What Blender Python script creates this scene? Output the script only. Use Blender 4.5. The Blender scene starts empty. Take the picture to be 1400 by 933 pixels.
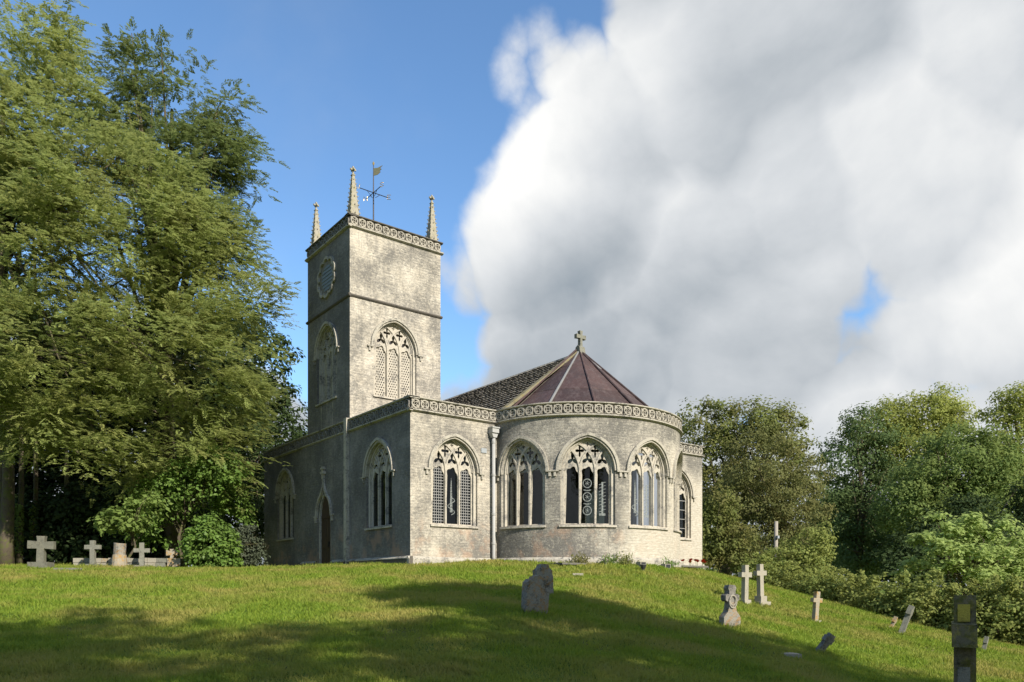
import bpy, bmesh, math, random
import numpy as np
from mathutils import Vector, Matrix
from mathutils.geometry import tessellate_polygon

SC = bpy.context.scene
COL = SC.collection
PI = math.pi
rng = np.random.default_rng(7)
random.seed(7)

# ------------------------------------------------------------------ camera
TH = math.atan2(1349, 1042)
RIGHT = Vector((math.sin(TH), -math.cos(TH), 0))
FWD = Vector((math.cos(TH), math.sin(TH), 0))
CAM = Vector((-14.158, -24.444, -0.70))
FPX, CXP, HYP = 1042.0, 700.0, 800.0        # focal length, centre column and horizon row in photo pixels
cd = bpy.data.cameras.new('camera')
cd.sensor_width = 36.0
cd.lens = FPX / 1400 * 36
cd.shift_y = (HYP - 466.5) / 1400
cd.clip_start = 0.1
cd.clip_end = 3000
co = bpy.data.objects.new('camera', cd)
COL.objects.link(co)
co.location = CAM
co.rotation_euler = (PI / 2, 0, -math.atan2(FWD.x, FWD.y))
SC.camera = co

# ------------------------------------------------------------------ light
SUN_EL = math.radians(33)
SUN_H = Vector((0.05, -1.0, 0)).normalized()
SUN_DIR = Vector((SUN_H.x * math.cos(SUN_EL), SUN_H.y * math.cos(SUN_EL), math.sin(SUN_EL)))
sl = bpy.data.lights.new('sun', 'SUN')
sl.energy = 4.9
sl.angle = math.radians(0.53)
sl.color = (1.0, 0.945, 0.85)
so = bpy.data.objects.new('sun', sl)
COL.objects.link(so)
so.rotation_euler = SUN_DIR.to_track_quat('Z', 'Y').to_euler()

SC.view_settings.view_transform = 'Standard'
SC.view_settings.look = 'None'
SC.view_settings.exposure = 0.55
SC.view_settings.gamma = 1.0
SC.view_settings.use_curve_mapping = False
SC.cycles.max_bounces = 8
SC.cycles.transparent_max_bounces = 12
SC.cycles.use_denoising = True


class NT:
    """small helper to write node trees"""
    def __init__(s, tree):
        s.t = tree
        s.n = tree.nodes
        s.l = tree.links

    def node(s, typ, ins=None, **props):
        nd = s.n.new(typ)
        for k, v in props.items():
            setattr(nd, k, v)
        for k, v in (ins or {}).items():
            sock = nd.inputs[k]
            if hasattr(v, 'is_output') and v.is_output:
                s.l.new(v, sock)
            else:
                sock.default_value = v
        return nd

    def math(s, op, a, b=0.0, c=None, clamp=False):
        nd = s.node('ShaderNodeMath', {0: a, 1: b}, operation=op, use_clamp=clamp)
        if c is not None:
            if hasattr(c, 'is_output'):
                s.l.new(c, nd.inputs[2])
            else:
                nd.inputs[2].default_value = c
        return nd.outputs[0]

    def mix(s, fac, a, b, blend='MIX'):
        nd = s.n.new('ShaderNodeMix')
        nd.data_type = 'RGBA'
        nd.blend_type = blend
        for sock, v in ((nd.inputs[0], fac), (nd.inputs[6], a), (nd.inputs[7], b)):
            if hasattr(v, 'is_output') and v.is_output:
                s.l.new(v, sock)
            else:
                if sock.type == 'RGBA' and len(v) == 3:
                    v = (*v, 1)
                sock.default_value = v
        return nd.outputs[2]

    def ramp(s, fac, stops):
        nd = s.n.new('ShaderNodeValToRGB')
        e = nd.color_ramp.elements
        while len(e) < len(stops):
            e.new(0.5)
        for el, (p, c) in zip(e, stops):
            el.position = p
            el.color = (c, c, c, 1) if isinstance(c, (int, float)) else (*c, 1)
        s.l.new(fac, nd.inputs[0])
        return nd.outputs[0]

    def noise(s, vec, scale, detail=4, rough=0.55, dist=0.0):
        nd = s.node('ShaderNodeTexNoise', {'Scale': scale, 'Detail': detail, 'Roughness': rough, 'Distortion': dist})
        if vec is not None:
            s.l.new(vec, nd.inputs['Vector'])
        return nd.outputs[0]


def pix_dir(x, y):
    v = RIGHT * ((x - CXP) / FPX) + FWD + Vector((0, 0, (HYP - y) / FPX))
    return v.normalized()


def make_world():
    w = bpy.data.worlds.new('World')
    SC.world = w
    w.use_nodes = True
    t = NT(w.node_tree)
    t.n.clear()
    sky = t.node('ShaderNodeTexSky', sky_type='NISHITA', sun_disc=False)
    sky.sun_elevation = SUN_EL
    sky.sun_rotation = math.atan2(SUN_H.x, SUN_H.y)
    sky.altitude = 50
    sky.air_density = 1.0
    sky.dust_density = 0.35
    sky.ozone_density = 1.6
    blue = t.node('ShaderNodeVectorMath', {0: sky.outputs[0], 'Scale': 0.14}, operation='SCALE').outputs[0]
    blue = t.mix(1.0, blue, (0.80, 1.0, 1.13), 'MULTIPLY')
    tc = t.node('ShaderNodeTexCoord').outputs['Generated']

    def dot(v):
        return t.node('ShaderNodeVectorMath', {0: tc, 1: tuple(v)}, operation='DOT_PRODUCT').outputs['Value']

    def blob(x, y, radius_px, amp):
        k = 1.0 / (radius_px / FPX) ** 2
        d = dot(pix_dir(x, y))
        e = t.math('EXPONENT', t.math('MULTIPLY', t.math('SUBTRACT', d, 1.0), k))
        return t.math('MULTIPLY', e, amp)

    def add(*a):
        r = a[0]
        for b in a[1:]:
            r = t.math('ADD', r, b)
        return r

    def shifted(v):
        return t.node('ShaderNodeVectorMath', {0: tc, 1: tuple(v)}, operation='ADD').outputs[0]

    def billow(vec, scale, off, amp):
        d = t.node('ShaderNodeTexVoronoi', {'Vector': vec, 'Scale': scale}, feature='F1').outputs['Distance']
        return t.math('MULTIPLY', t.math('SUBTRACT', off, t.math('MULTIPLY', d, d)), amp)

    warp = t.node('ShaderNodeVectorMath', {0: t.node('ShaderNodeTexNoise', {'Vector': tc, 'Scale': 5.0, 'Detail': 4}).outputs['Color'], 'Scale': 0.16}, operation='SCALE').outputs[0]
    sh = Vector((0, 0, 0.035)) - RIGHT * 0.03

    def cloud_field(vec, fine):
        wv = t.node('ShaderNodeVectorMath', {0: vec, 1: warp}, operation='ADD').outputs[0]
        a = t.math('MULTIPLY', t.math('SUBTRACT', t.noise(vec, 3.0, 6, 0.56, 0.25), 0.5), 1.0)
        b = billow(wv, 6.5, 0.20, 0.85)
        if not fine:
            return add(a, b)
        c = billow(wv, 16.0, 0.20, 0.42)
        d = t.math('MULTIPLY', t.math('SUBTRACT', t.noise(vec, 17.0, 6, 0.62), 0.5), 0.32)
        return add(a, b), add(c, d)

    fa, fb = cloud_field(tc, True)
    f0 = add(fa, fb)
    relief = add(t.math('SUBTRACT', fa, cloud_field(shifted(sh), False)), t.math('MULTIPLY', fb, 0.35))
    n3 = t.noise(tc, 1.7, 4, 0.5, 0.3)
    n5 = t.noise(tc, 2.6, 7, 0.6, 0.4)
    # a bank of cumulus whose leaning left edge stands above the church, and low cloud all round
    bank = dot(RIGHT + FWD * 0.165 - Vector((0, 0, 0.20)))
    low = t.math('SUBTRACT', 0.335, dot(Vector((0, 0, 1))))
    base = t.math('MINIMUM', t.math('MAXIMUM', t.math('MULTIPLY', bank, 6.0), t.math('MULTIPLY', low, 5.0)), 0.95)
    dens = add(base, t.math('MULTIPLY', f0, 0.95), blob(720, 350, 90, 0.5), blob(1265, 335, 60, -0.17), blob(1110, 395, 60, -0.25), blob(1390, 395, 50, -0.25))
    mask = t.node('ShaderNodeMapRange', {'Value': dens, 'From Min': 0.0, 'From Max': 0.34}, interpolation_type='SMOOTHSTEP').outputs[0]
    wisp = t.node('ShaderNodeMapRange', {'Value': add(n3, t.math('MULTIPLY', n5, 0.5)), 'From Min': 0.80, 'From Max': 1.10, 'To Max': 0.22}, interpolation_type='SMOOTHSTEP').outputs[0]
    mask = t.math('MAXIMUM', mask, wisp)
    br = add(t.math('MULTIPLY', n5, 0.62), t.math('MULTIPLY', relief, 0.46), 0.20, blob(740, 110, 130, 0.42), blob(670, 260, 90, 0.36), blob(1370, 235, 230, 0.36),
             blob(700, 500, 130, -0.16), blob(930, 300, 190, -0.08), blob(1200, 20, 150, -0.06), blob(1020, 540, 120, 0.06), blob(610, 440, 60, 0.30), blob(410, 450, 80, 0.28))
    ccol = t.ramp(br, [(0.24, (0.185, 0.225, 0.265)), (0.46, (0.305, 0.335, 0.365)), (0.72, (0.48, 0.50, 0.52)), (1.0, (0.69, 0.69, 0.68))])
    out = t.mix(mask, blue, ccol)
    bg = t.node('ShaderNodeBackground', {'Color': out, 'Strength': 1.0})
    wo = t.node('ShaderNodeOutputWorld')
    t.l.new(bg.outputs[0], wo.inputs[0])


make_world()


# ------------------------------------------------------------------ materials
def new_mat(name):
    m = bpy.data.materials.new(name)
    m.use_nodes = True
    t = NT(m.node_tree)
    t.n.clear()
    out = t.node('ShaderNodeOutputMaterial')
    return m, t, out


def principled(t, out, col, rough=0.9, normal=None, spec=0.3, metal=0.0):
    b = t.node('ShaderNodeBsdfPrincipled', {'Base Color': col if hasattr(col, 'is_output') else (*col, 1), 'Roughness': rough, 'Specular IOR Level': spec, 'Metallic': metal})
    if normal is not None:
        t.l.new(normal, b.inputs['Normal'])
    t.l.new(b.outputs[0], out.inputs[0])
    return b


def gs(c, k):
    m = 0.3 * c[0] + 0.55 * c[1] + 0.15 * c[2]
    return tuple(x * (1 - k) + m * k for x in c)


def mat_wall(name, light, mid, dark, dark_amt, row=0.105, width=0.34, pale=False, speck=0.5):
    light, mid, dark = gs(light, 0.12), gs(mid, 0.08), gs(dark, 0.18)
    m, t, out = new_mat(name)
    uv = t.node('ShaderNodeUVMap').outputs[0]
    pos = t.node('ShaderNodeNewGeometry').outputs['Position']
    wob = t.node('ShaderNodeVectorMath', {0: uv, 1: t.node('ShaderNodeVectorMath', {0: t.node('ShaderNodeTexNoise', {'Vector': uv, 'Scale': 3.0, 'Detail': 3}).outputs['Color'], 'Scale': 0.075}, operation='SCALE').outputs[0]}, operation='ADD').outputs[0]
    br = t.node('ShaderNodeTexBrick', {'Vector': wob, 'Color1': (0.25, 0.25, 0.25, 1), 'Color2': (1, 1, 1, 1), 'Mortar': (0.35, 0.35, 0.35, 1), 'Scale': 1.0, 'Mortar Size': 0.007, 'Mortar Smooth': 0.4, 'Bias': 0.1, 'Brick Width': width, 'Row Height': row})
    br.offset = 0.37
    br.squash = 1.35
    br.squash_frequency = 3
    tone = br.outputs['Color']
    big = t.noise(pos, 0.55, 5, 0.6, 0.4)
    med = t.noise(pos, 2.6, 6, 0.68, 0.3)
    st = t.node('ShaderNodeMapping', {'Vector': uv, 'Scale': (5.0, 13.0, 1)}).outputs[0]
    strat = t.noise(st, 1.0, 6, 0.72)
    fine = t.noise(pos, 21.0, 5, 0.7)
    col = t.mix(t.ramp(med, [(0.35, 0.0), (0.65, 1.0)]), light, mid)
    col = t.mix(t.math('MULTIPLY', big, 0.30), col, tone, 'MULTIPLY')
    k = t.math('ADD', t.math('ADD', t.math('MULTIPLY', big, 0.62), t.math('MULTIPLY', strat, 0.48)), t.math('MULTIPLY', fine, 0.35))
    c0 = 0.90 - dark_amt * 0.36
    col = t.mix(t.math('MULTIPLY', t.ramp(k, [(c0 - 0.13, 0.0), (c0 + 0.06, 1.0)]), 0.9), col, dark)
    blot = t.ramp(t.noise(pos, 6.5, 7, 0.72, 0.5), [(0.50, 0.0), (0.60, 1.0)])
    col = t.mix(t.math('MULTIPLY', blot, t.math('MULTIPLY', t.ramp(big, [(0.35, 0.35), (0.65, 1.0)]), 0.72)), col, tuple(c * 1.15 for c in dark))
    dr = t.noise(t.node('ShaderNodeMapping', {'Vector': uv, 'Scale': (5.5, 0.45, 1)}).outputs[0], 1.0, 5, 0.65)
    col = t.mix(t.math('MULTIPLY', t.ramp(dr, [(0.54, 0.0), (0.66, 1.0)]), 0.45), col, dark)
    lich = t.ramp(t.noise(pos, 9.0, 5, 0.75), [(0.57, 0.0), (0.66, 1.0)])
    col = t.mix(t.math('MULTIPLY', lich, speck), col, (light[0] * 1.15, light[1] * 1.15, light[2] * 1.1))
    dk = t.ramp(t.noise(pos, 34.0, 4, 0.7), [(0.30, 1.0), (0.42, 0.0)])
    col = t.mix(t.math('MULTIPLY', dk, 0.55), col, tuple(c * 0.5 for c in dark))
    sep = t.node('ShaderNodeSeparateXYZ', {0: pos})
    zl = sep.outputs['Z']
    # reddish and pale patches below the sills
    red = t.math('MULTIPLY', t.ramp(t.noise(pos, 1.3, 5, 0.65), [(0.50, 0.0), (0.62, 1.0)]), t.node('ShaderNodeMapRange', {'Value': zl, 'From Min': 1.9, 'From Max': 1.3}).outputs[0])
    col = t.mix(t.math('MULTIPLY', red, 0.40), col, (0.46, 0.29, 0.19))
    if pale:
        uu = t.node('ShaderNodeSeparateXYZ', {0: uv}).outputs['X']
        pu = t.math('ADD', uu, t.math('MULTIPLY', t.math('SUBTRACT', med, 0.5), 1.7))
        pv = t.math('ADD', zl, t.math('MULTIPLY', t.math('SUBTRACT', med, 0.5), 1.5))
        a = t.node('ShaderNodeMapRange', {'Value': pu, 'From Min': 5.0, 'From Max': 5.9}, interpolation_type='SMOOTHSTEP').outputs[0]
        b = t.node('ShaderNodeMapRange', {'Value': pv, 'From Min': 2.9, 'From Max': 1.7}, interpolation_type='SMOOTHSTEP').outputs[0]
        c = t.node('ShaderNodeMapRange', {'Value': pu, 'From Min': 7.8, 'From Max': 8.3}, interpolation_type='SMOOTHSTEP').outputs[0]
        c = t.math('MULTIPLY', c, t.node('ShaderNodeMapRange', {'Value': pv, 'From Min': 5.2, 'From Max': 4.2}).outputs[0])
        f = t.math('MULTIPLY', t.math('MAXIMUM', t.math('MULTIPLY', a, b), c), 0.75)
        col = t.mix(f, col, t.mix(t.ramp(strat, [(0.4, 0.0), (0.6, 1.0)]), (0.60, 0.55, 0.45), (0.47, 0.41, 0.32)))
    hgt = t.math('ADD', t.math('MULTIPLY', br.outputs['Fac'], -0.25), t.math('ADD', t.math('MULTIPLY', fine, 0.8), t.math('MULTIPLY', strat, 0.9)))
    bump = t.node('ShaderNodeBump', {'Height': hgt, 'Strength': 0.75, 'Distance': 0.03}).outputs[0]
    principled(t, out, col, 0.93, bump, 0.15)
    return m


def mat_stone(name, light, dark, amt=0.5, lichen=None, lich_amt=0.5, scale=1.0, moss=None):
    m, t, out = new_mat(name)
    pos = t.node('ShaderNodeNewGeometry').outputs['Position']
    a = t.noise(pos, 2.2 * scale, 6, 0.65, 0.3)
    b = t.noise(pos, 13 * scale, 5, 0.7)
    c = t.noise(pos, 40 * scale, 4, 0.7)
    k = t.math('ADD', t.math('MULTIPLY', a, 0.6), t.math('MULTIPLY', b, 0.5))
    c0 = 0.78 - amt * 0.45
    col = t.mix(t.ramp(k, [(c0 + 0.02, 0.0), (min(0.99, c0 + 0.15), 1.0)]), light, dark)
    col = t.mix(t.math('MULTIPLY', t.ramp(c, [(0.33, 1.0), (0.45, 0.0)]), 0.5), col, tuple(x * 0.45 for x in dark))
    if lichen:
        lf = t.ramp(t.noise(pos, 4.3 * scale, 5, 0.7, 0.4), [(0.50, 0.0), (0.60, 1.0)])
        col = t.mix(t.math('MULTIPLY', lf, lich_amt), col, lichen)
    if moss:
        lf = t.ramp(t.noise(pos, 3.1 * scale, 5, 0.7, 0.4), [(0.48, 0.0), (0.60, 1.0)])
        col = t.mix(t.math('MULTIPLY', lf, 0.8), col, moss)
    bump = t.node('ShaderNodeBump', {'Height': t.math('ADD', b, t.math('MULTIPLY', c, 0.5)), 'Strength': 0.6, 'Distance': 0.02}).outputs[0]
    principled(t, out, col, 0.92, bump, 0.15)
    return m


def mat_plain(name, col, rough=0.7, spec=0.3, metal=0.0, var=0.25, scale=6.0, bump=0.15):
    m, t, out = new_mat(name)
    pos = t.node('ShaderNodeNewGeometry').outputs['Position']
    a = t.noise(pos, scale, 6, 0.65)
    c = t.mix(t.math('MULTIPLY', a, var * 2), col, tuple(x * 0.45 for x in col))
    bn = t.node('ShaderNodeBump', {'Height': t.noise(pos, scale * 6, 4, 0.6), 'Strength': bump, 'Distance': 0.02}).outputs[0]
    principled(t, out, c, rough, bn, spec, metal)
    return m


def mat_leaf(name, c1, c2, c3, trans=0.35, rough=0.7, spec=0.12):
    m, t, out = new_mat(name)
    g = t.node('ShaderNodeNewGeometry')
    isl = g.outputs['Random Per Island']
    pos = g.outputs['Position']
    big = t.noise(pos, 0.5, 3, 0.55)
    col = t.mix(t.ramp(isl, [(0.0, 0.0), (1.0, 1.0)]), c1, c2)
    col = t.mix(t.ramp(big, [(0.42, 0.0), (0.66, 1.0)]), col, c3)
    b = t.node('ShaderNodeBsdfPrincipled', {'Base Color': col, 'Roughness': rough, 'Specular IOR Level': spec})
    tr = t.node('ShaderNodeBsdfTranslucent', {'Color': t.mix(0.5, col, (col_mul(c2, 1.5)))})
    mx = t.node('ShaderNodeMixShader', {0: trans, 1: b.outputs[0], 2: tr.outputs[0]})
    t.l.new(mx.outputs[0], out.inputs[0])
    return m


def col_mul(c, k):
    return tuple(min(1, x * k) for x in c)


def mat_glass(name, tint=(0.27, 0.30, 0.27)):
    m, t, out = new_mat(name)
    pos = t.node('ShaderNodeNewGeometry').outputs['Position']
    bn = t.node('ShaderNodeBump', {'Height': t.noise(pos, 2.5, 2, 0.5), 'Strength': 0.08, 'Distance': 0.05}).outputs[0]
    fr = t.node('ShaderNodeFresnel', {'IOR': 1.5, 'Normal': bn}).outputs[0]
    gl = t.node('ShaderNodeBsdfGlossy', {'Color': (1, 1, 1, 1), 'Roughness': 0.04, 'Normal': bn})
    tr = t.node('ShaderNodeBsdfTransparent', {'Color': (*tint, 1)})
    mx = t.node('ShaderNodeMixShader', {0: t.math('ADD', t.math('MULTIPLY', fr, 0.8), 0.015, clamp=True), 1: tr.outputs[0], 2: gl.outputs[0]})
    t.l.new(mx.outputs[0], out.inputs[0])
    return m


def mat_lead(name):
    m, t, out = new_mat(name)
    pos = t.node('ShaderNodeNewGeometry').outputs['Position']
    rnd = t.node('ShaderNodeObjectInfo').outputs['Random']
    a = t.noise(pos, 1.6, 6, 0.65, 0.4)
    st = t.noise(t.node('ShaderNodeMapping', {'Vector': pos, 'Scale': (5, 5, 0.5)}).outputs[0], 1.0, 6, 0.7)
    col = t.mix(rnd, (0.046, 0.029, 0.027), (0.082, 0.050, 0.046))
    col = t.mix(t.math('MULTIPLY', t.ramp(st, [(0.48, 0.0), (0.68, 1.0)]), 0.55), col, (0.13, 0.10, 0.095))
    col = t.mix(t.math('MULTIPLY', t.ramp(a, [(0.45, 0.0), (0.62, 1.0)]), 0.6), col, (0.05, 0.038, 0.038))
    bn = t.node('ShaderNodeBump', {'Height': t.math('ADD', a, t.math('MULTIPLY', t.noise(pos, 9, 3), 0.35)), 'Strength': 0.5, 'Distance': 0.06}).outputs[0]
    principled(t, out, col, t.math('ADD', t.math('MULTIPLY', a, 0.35), 0.35), bn, 0.2)
    return m


def mat_etch():
    m, t, out = new_mat('etched_frosted_glass')
    pos = t.node('ShaderNodeNewGeometry').outputs['Position']
    d = t.node('ShaderNodeBsdfDiffuse', {'Color': (0.34, 0.36, 0.34, 1)})
    tr = t.node('ShaderNodeBsdfTransparent')
    f = t.math('MULTIPLY', t.ramp(t.noise(pos, 16, 4, 0.7), [(0.35, 0.1), (0.65, 1.0)]), 0.62)
    mx = t.node('ShaderNodeMixShader', {0: f, 1: tr.outputs[0], 2: d.outputs[0]})
    t.l.new(mx.outputs[0], out.inputs[0])
    return m


M = {}
M['wall'] = mat_wall('weathered_limestone_wall', (0.62, 0.55, 0.43), (0.50, 0.435, 0.335), (0.155, 0.142, 0.122), 0.37, width=0.55)
M['tower'] = mat_wall('tower_limestone', (0.63, 0.56, 0.445), (0.51, 0.445, 0.345), (0.155, 0.143, 0.124), 0.36, width=0.62, row=0.115)
M['apse'] = mat_wall('apse_limestone', (0.54, 0.485, 0.385), (0.43, 0.385, 0.305), (0.135, 0.125, 0.108), 0.49, pale=True, width=0.5)
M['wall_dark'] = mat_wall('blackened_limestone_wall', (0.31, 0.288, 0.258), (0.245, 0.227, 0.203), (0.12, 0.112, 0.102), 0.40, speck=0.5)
M['trim'] = mat_stone('dressed_stone', gs((0.47, 0.42, 0.335), 0.08), gs((0.20, 0.18, 0.15), 0.4), 0.58)
M['trim_grey'] = mat_stone('grey_dressed_stone', gs((0.42, 0.38, 0.305), 0.08), gs((0.15, 0.135, 0.11), 0.4), 0.58)
M['frieze'] = mat_stone('carved_frieze_stone', gs((0.40, 0.36, 0.29), 0.08), gs((0.17, 0.15, 0.12), 0.4), 0.52)
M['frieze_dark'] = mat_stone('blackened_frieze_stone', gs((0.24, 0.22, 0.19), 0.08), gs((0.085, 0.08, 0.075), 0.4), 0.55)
M['groove'] = mat_stone('dark_stone', gs((0.12, 0.105, 0.085), 0.08), gs((0.06, 0.055, 0.05), 0.4), 0.5)  # dark stone for frieze grounds, side plinths and tower copings
M['plaster'] = mat_plain('interior_plaster', (0.16, 0.15, 0.13), 0.9, 0.1)
M['slate'] = mat_stone('stone_roof_slate', (0.34, 0.305, 0.26), (0.22, 0.195, 0.165), 0.45, (0.40, 0.38, 0.32), 0.5)
M['lead'] = mat_lead('oxidised_brown_lead')
M['lead_grey'] = mat_plain('pale_grey_lead', (0.25, 0.245, 0.24), 0.5, 0.4, 0.0, 0.4, 2.5)
M['coping'] = mat_stone('lichened_coping', (0.22, 0.195, 0.13), (0.11, 0.096, 0.066), 0.52, (0.24, 0.195, 0.075), 0.6)
M['pinn'] = mat_stone('pinnacle_stone', gs((0.36, 0.325, 0.25), 0.08), gs((0.14, 0.125, 0.095), 0.4), 0.52, (0.30, 0.26, 0.11), 0.5, 2.0)
M['pipe'] = mat_plain('grey_painted_iron', (0.40, 0.39, 0.365), 0.5, 0.4, 0.0, 0.15)
M['iron'] = mat_plain('dark_iron', (0.04, 0.035, 0.035), 0.5, 0.5, 0.6, 0.3)
M['gilt'] = mat_plain('gilded_copper', (0.62, 0.46, 0.20), 0.35, 0.5, 0.8, 0.2)
M['wood'] = mat_plain('oak_door', (0.085, 0.055, 0.034), 0.7, 0.3, 0.0, 0.35, 9)
M['board'] = mat_plain('grey_slate_board', (0.23, 0.27, 0.31), 0.6, 0.3, 0.0, 0.25)
M['glass'] = mat_glass('window_glass')
M['leadcame'] = mat_plain('lead_cames', (0.34, 0.33, 0.31), 0.6, 0.3)
M['etch'] = mat_etch()
M['bark'] = mat_stone('bark', (0.10, 0.08, 0.055), (0.04, 0.033, 0.026), 0.5, None, 0, 1.5, (0.10, 0.11, 0.03))
M['bark_pale'] = mat_stone('pale_bark', (0.30, 0.26, 0.19), (0.12, 0.10, 0.07), 0.5)
M['pole'] = mat_plain('weathered_pole', (0.36, 0.32, 0.26), 0.85, 0.2)
M['g_grey'] = mat_stone('grave_grey', (0.27, 0.25, 0.205), (0.085, 0.078, 0.065), 0.58, (0.33, 0.17, 0.04), 0.55, 2.2)
M['g_pale'] = mat_stone('grave_pale', (0.34, 0.31, 0.245), (0.19, 0.17, 0.13), 0.45, (0.28, 0.24, 0.15), 0.3, 2.0)
M['g_orange'] = mat_stone('grave_orange', (0.33, 0.285, 0.21), (0.15, 0.13, 0.098), 0.45, (0.38, 0.215, 0.055), 0.8, 2.0)
M['g_dark'] = mat_stone('grave_dark', (0.20, 0.185, 0.155), (0.06, 0.055, 0.05), 0.55, (0.36, 0.34, 0.28), 0.4, 2.5)
M['g_moss'] = mat_stone('grave_mossy', (0.16, 0.14, 0.085), (0.05, 0.045, 0.03), 0.55, (0.30, 0.25, 0.05), 0.5, 2.0, (0.10, 0.10, 0.02))
M['g_lichen'] = mat_stone('yellow_lichen', (0.40, 0.33, 0.06), (0.20, 0.17, 0.04), 0.4, None, 0, 2.0)
M['g_deep_shade'] = mat_stone('grave_deep_shade', (0.155, 0.15, 0.115), (0.065, 0.06, 0.046), 0.5, (0.21, 0.195, 0.14), 0.5, 2.0)  # shade on the largest cross put into its stone colour
M['g_shade'] = mat_stone('grave_lichen_and_shade', (0.20, 0.195, 0.155), (0.09, 0.085, 0.068), 0.5, (0.25, 0.24, 0.19), 0.5, 2.0)  # lichened grey stone, darkened to carry the shade on the yew-side crosses
M['petal'] = mat_plain('red_petal', (0.62, 0.035, 0.02), 0.6, 0.3, 0, 0.2)
M['pot'] = mat_plain('dark_granite', (0.035, 0.035, 0.04), 0.35, 0.5, 0, 0.2)
M['sign'] = mat_plain('grey_plaque', (0.33, 0.35, 0.36), 0.5, 0.4, 0, 0.15)

M['l_yew'] = mat_leaf('yew_needles', (0.22, 0.275, 0.080), (0.315, 0.35, 0.110), (0.275, 0.275, 0.088), 0.48, 0.7, 0.12)
M['l_yewd'] = mat_leaf('dark_yew_needles', (0.14, 0.19, 0.065), (0.19, 0.23, 0.075), (0.16, 0.18, 0.06), 0.42)
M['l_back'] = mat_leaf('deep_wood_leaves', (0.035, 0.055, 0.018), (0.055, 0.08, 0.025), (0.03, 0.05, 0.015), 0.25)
M['l_oak'] = mat_leaf('oak_leaves', (0.15, 0.185, 0.052), (0.205, 0.225, 0.066), (0.18, 0.165, 0.056), 0.42)
M['l_beech'] = mat_leaf('brownish_leaves', (0.155, 0.17, 0.060), (0.20, 0.205, 0.074), (0.18, 0.165, 0.06), 0.42)
M['l_dark'] = mat_leaf('dark_green_leaves', (0.095, 0.15, 0.055), (0.135, 0.185, 0.066), (0.11, 0.15, 0.052), 0.40)
M['l_lime'] = mat_leaf('lime_green_leaves', (0.26, 0.30, 0.075), (0.33, 0.35, 0.09), (0.24, 0.26, 0.065), 0.46)
M['l_syc'] = mat_leaf('sycamore_leaves', (0.165, 0.24, 0.062), (0.23, 0.30, 0.080), (0.17, 0.225, 0.056), 0.45)
M['l_bright'] = mat_leaf('young_sycamore_leaves', (0.30, 0.395, 0.12), (0.38, 0.45, 0.15), (0.29, 0.36, 0.11), 0.46)
M['l_mid'] = mat_leaf('mid_green_leaves', (0.155, 0.22, 0.062), (0.215, 0.275, 0.08), (0.175, 0.215, 0.06), 0.44)
M['l_hedge'] = mat_leaf('hedge_leaves', (0.125, 0.175, 0.046), (0.33, 0.355, 0.10), (0.25, 0.265, 0.075), 0.42)
M['l_laurel'] = mat_leaf('laurel_leaves', (0.10, 0.18, 0.034), (0.16, 0.24, 0.045), (0.11, 0.17, 0.036), 0.32, 0.5, 0.2)
M['l_grey'] = mat_leaf('grey_green_leaves', (0.085, 0.10, 0.06), (0.11, 0.125, 0.08), (0.07, 0.085, 0.05), 0.25)
M['l_grass'] = mat_leaf('grass_blades', (0.140, 0.225, 0.024), (0.250, 0.310, 0.038), (0.34, 0.295, 0.082), 0.40, 0.6, 0.15)


def mat_ground():
    m, t, out = new_mat('lawn')
    pos = t.node('ShaderNodeNewGeometry').outputs['Position']
    a = t.noise(pos, 0.45, 5, 0.6, 0.5)
    b = t.noise(pos, 3.0, 6, 0.65)
    c = t.noise(pos, 28.0, 5, 0.7)
    col = t.mix(t.ramp(b, [(0.35, 0.0), (0.65, 1.0)]), (0.095, 0.160, 0.022), (0.145, 0.20, 0.030))
    col = t.mix(t.math('MULTIPLY', t.ramp(a, [(0.52, 0.0), (0.66, 1.0)]), 0.75), col, (0.19, 0.150, 0.055))
    col = t.mix(t.math('MULTIPLY', t.ramp(c, [(0.35, 1.0), (0.5, 0.0)]), 0.6), col, (0.035, 0.05, 0.012))
    bump = t.node('ShaderNodeBump', {'Height': t.math('ADD', c, t.math('MULTIPLY', b, 1.5)), 'Strength': 0.8, 'Distance': 0.05}).outputs[0]
    principled(t, out, col, 0.95, bump, 0.1)
    return m


M['ground'] = mat_ground()


# ------------------------------------------------------------------ tagging and object helpers
def tag(o, label=None, cat=None, group=None, kind=None):
    if label:
        o['label'] = label
    if cat:
        o['category'] = cat
    if group:
        o['group'] = group
    if kind or cat:
        o['kind'] = kind or 'thing'
    return o


def empty(name, loc=(0, 0, 0), rz=0.0):
    o = bpy.data.objects.new(name, None)
    o.empty_display_size = 0.2
    COL.objects.link(o)
    o.location = loc
    o.rotation_euler = (0, 0, rz)
    return o


def link(name, me, mat, parent=None):
    o = bpy.data.objects.new(name, me)
    if mat is not None and len(me.materials) == 0:
        me.materials.append(mat)
    COL.objects.link(o)
    if parent is not None:
        o.parent = parent
    return o


def np_mesh(name, verts, faces, smooth=False):
    """faces: (n,k) int array of equal-sized polygons"""
    me = bpy.data.meshes.new(name)
    verts = np.asarray(verts, dtype=np.float32)
    faces = np.asarray(faces, dtype=np.int32)
    nf, k = faces.shape
    me.vertices.add(len(verts))
    me.vertices.foreach_set('co', verts.ravel())
    me.loops.add(nf * k)
    me.loops.foreach_set('vertex_index', faces.ravel())
    me.polygons.add(nf)
    me.polygons.foreach_set('loop_start', np.arange(0, nf * k, k, dtype=np.int32))
    me.polygons.foreach_set('loop_total', np.full(nf, k, dtype=np.int32))
    if smooth:
        me.polygons.foreach_set('use_smooth', np.ones(nf, dtype=bool))
    me.update(calc_edges=True)
    return me


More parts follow.
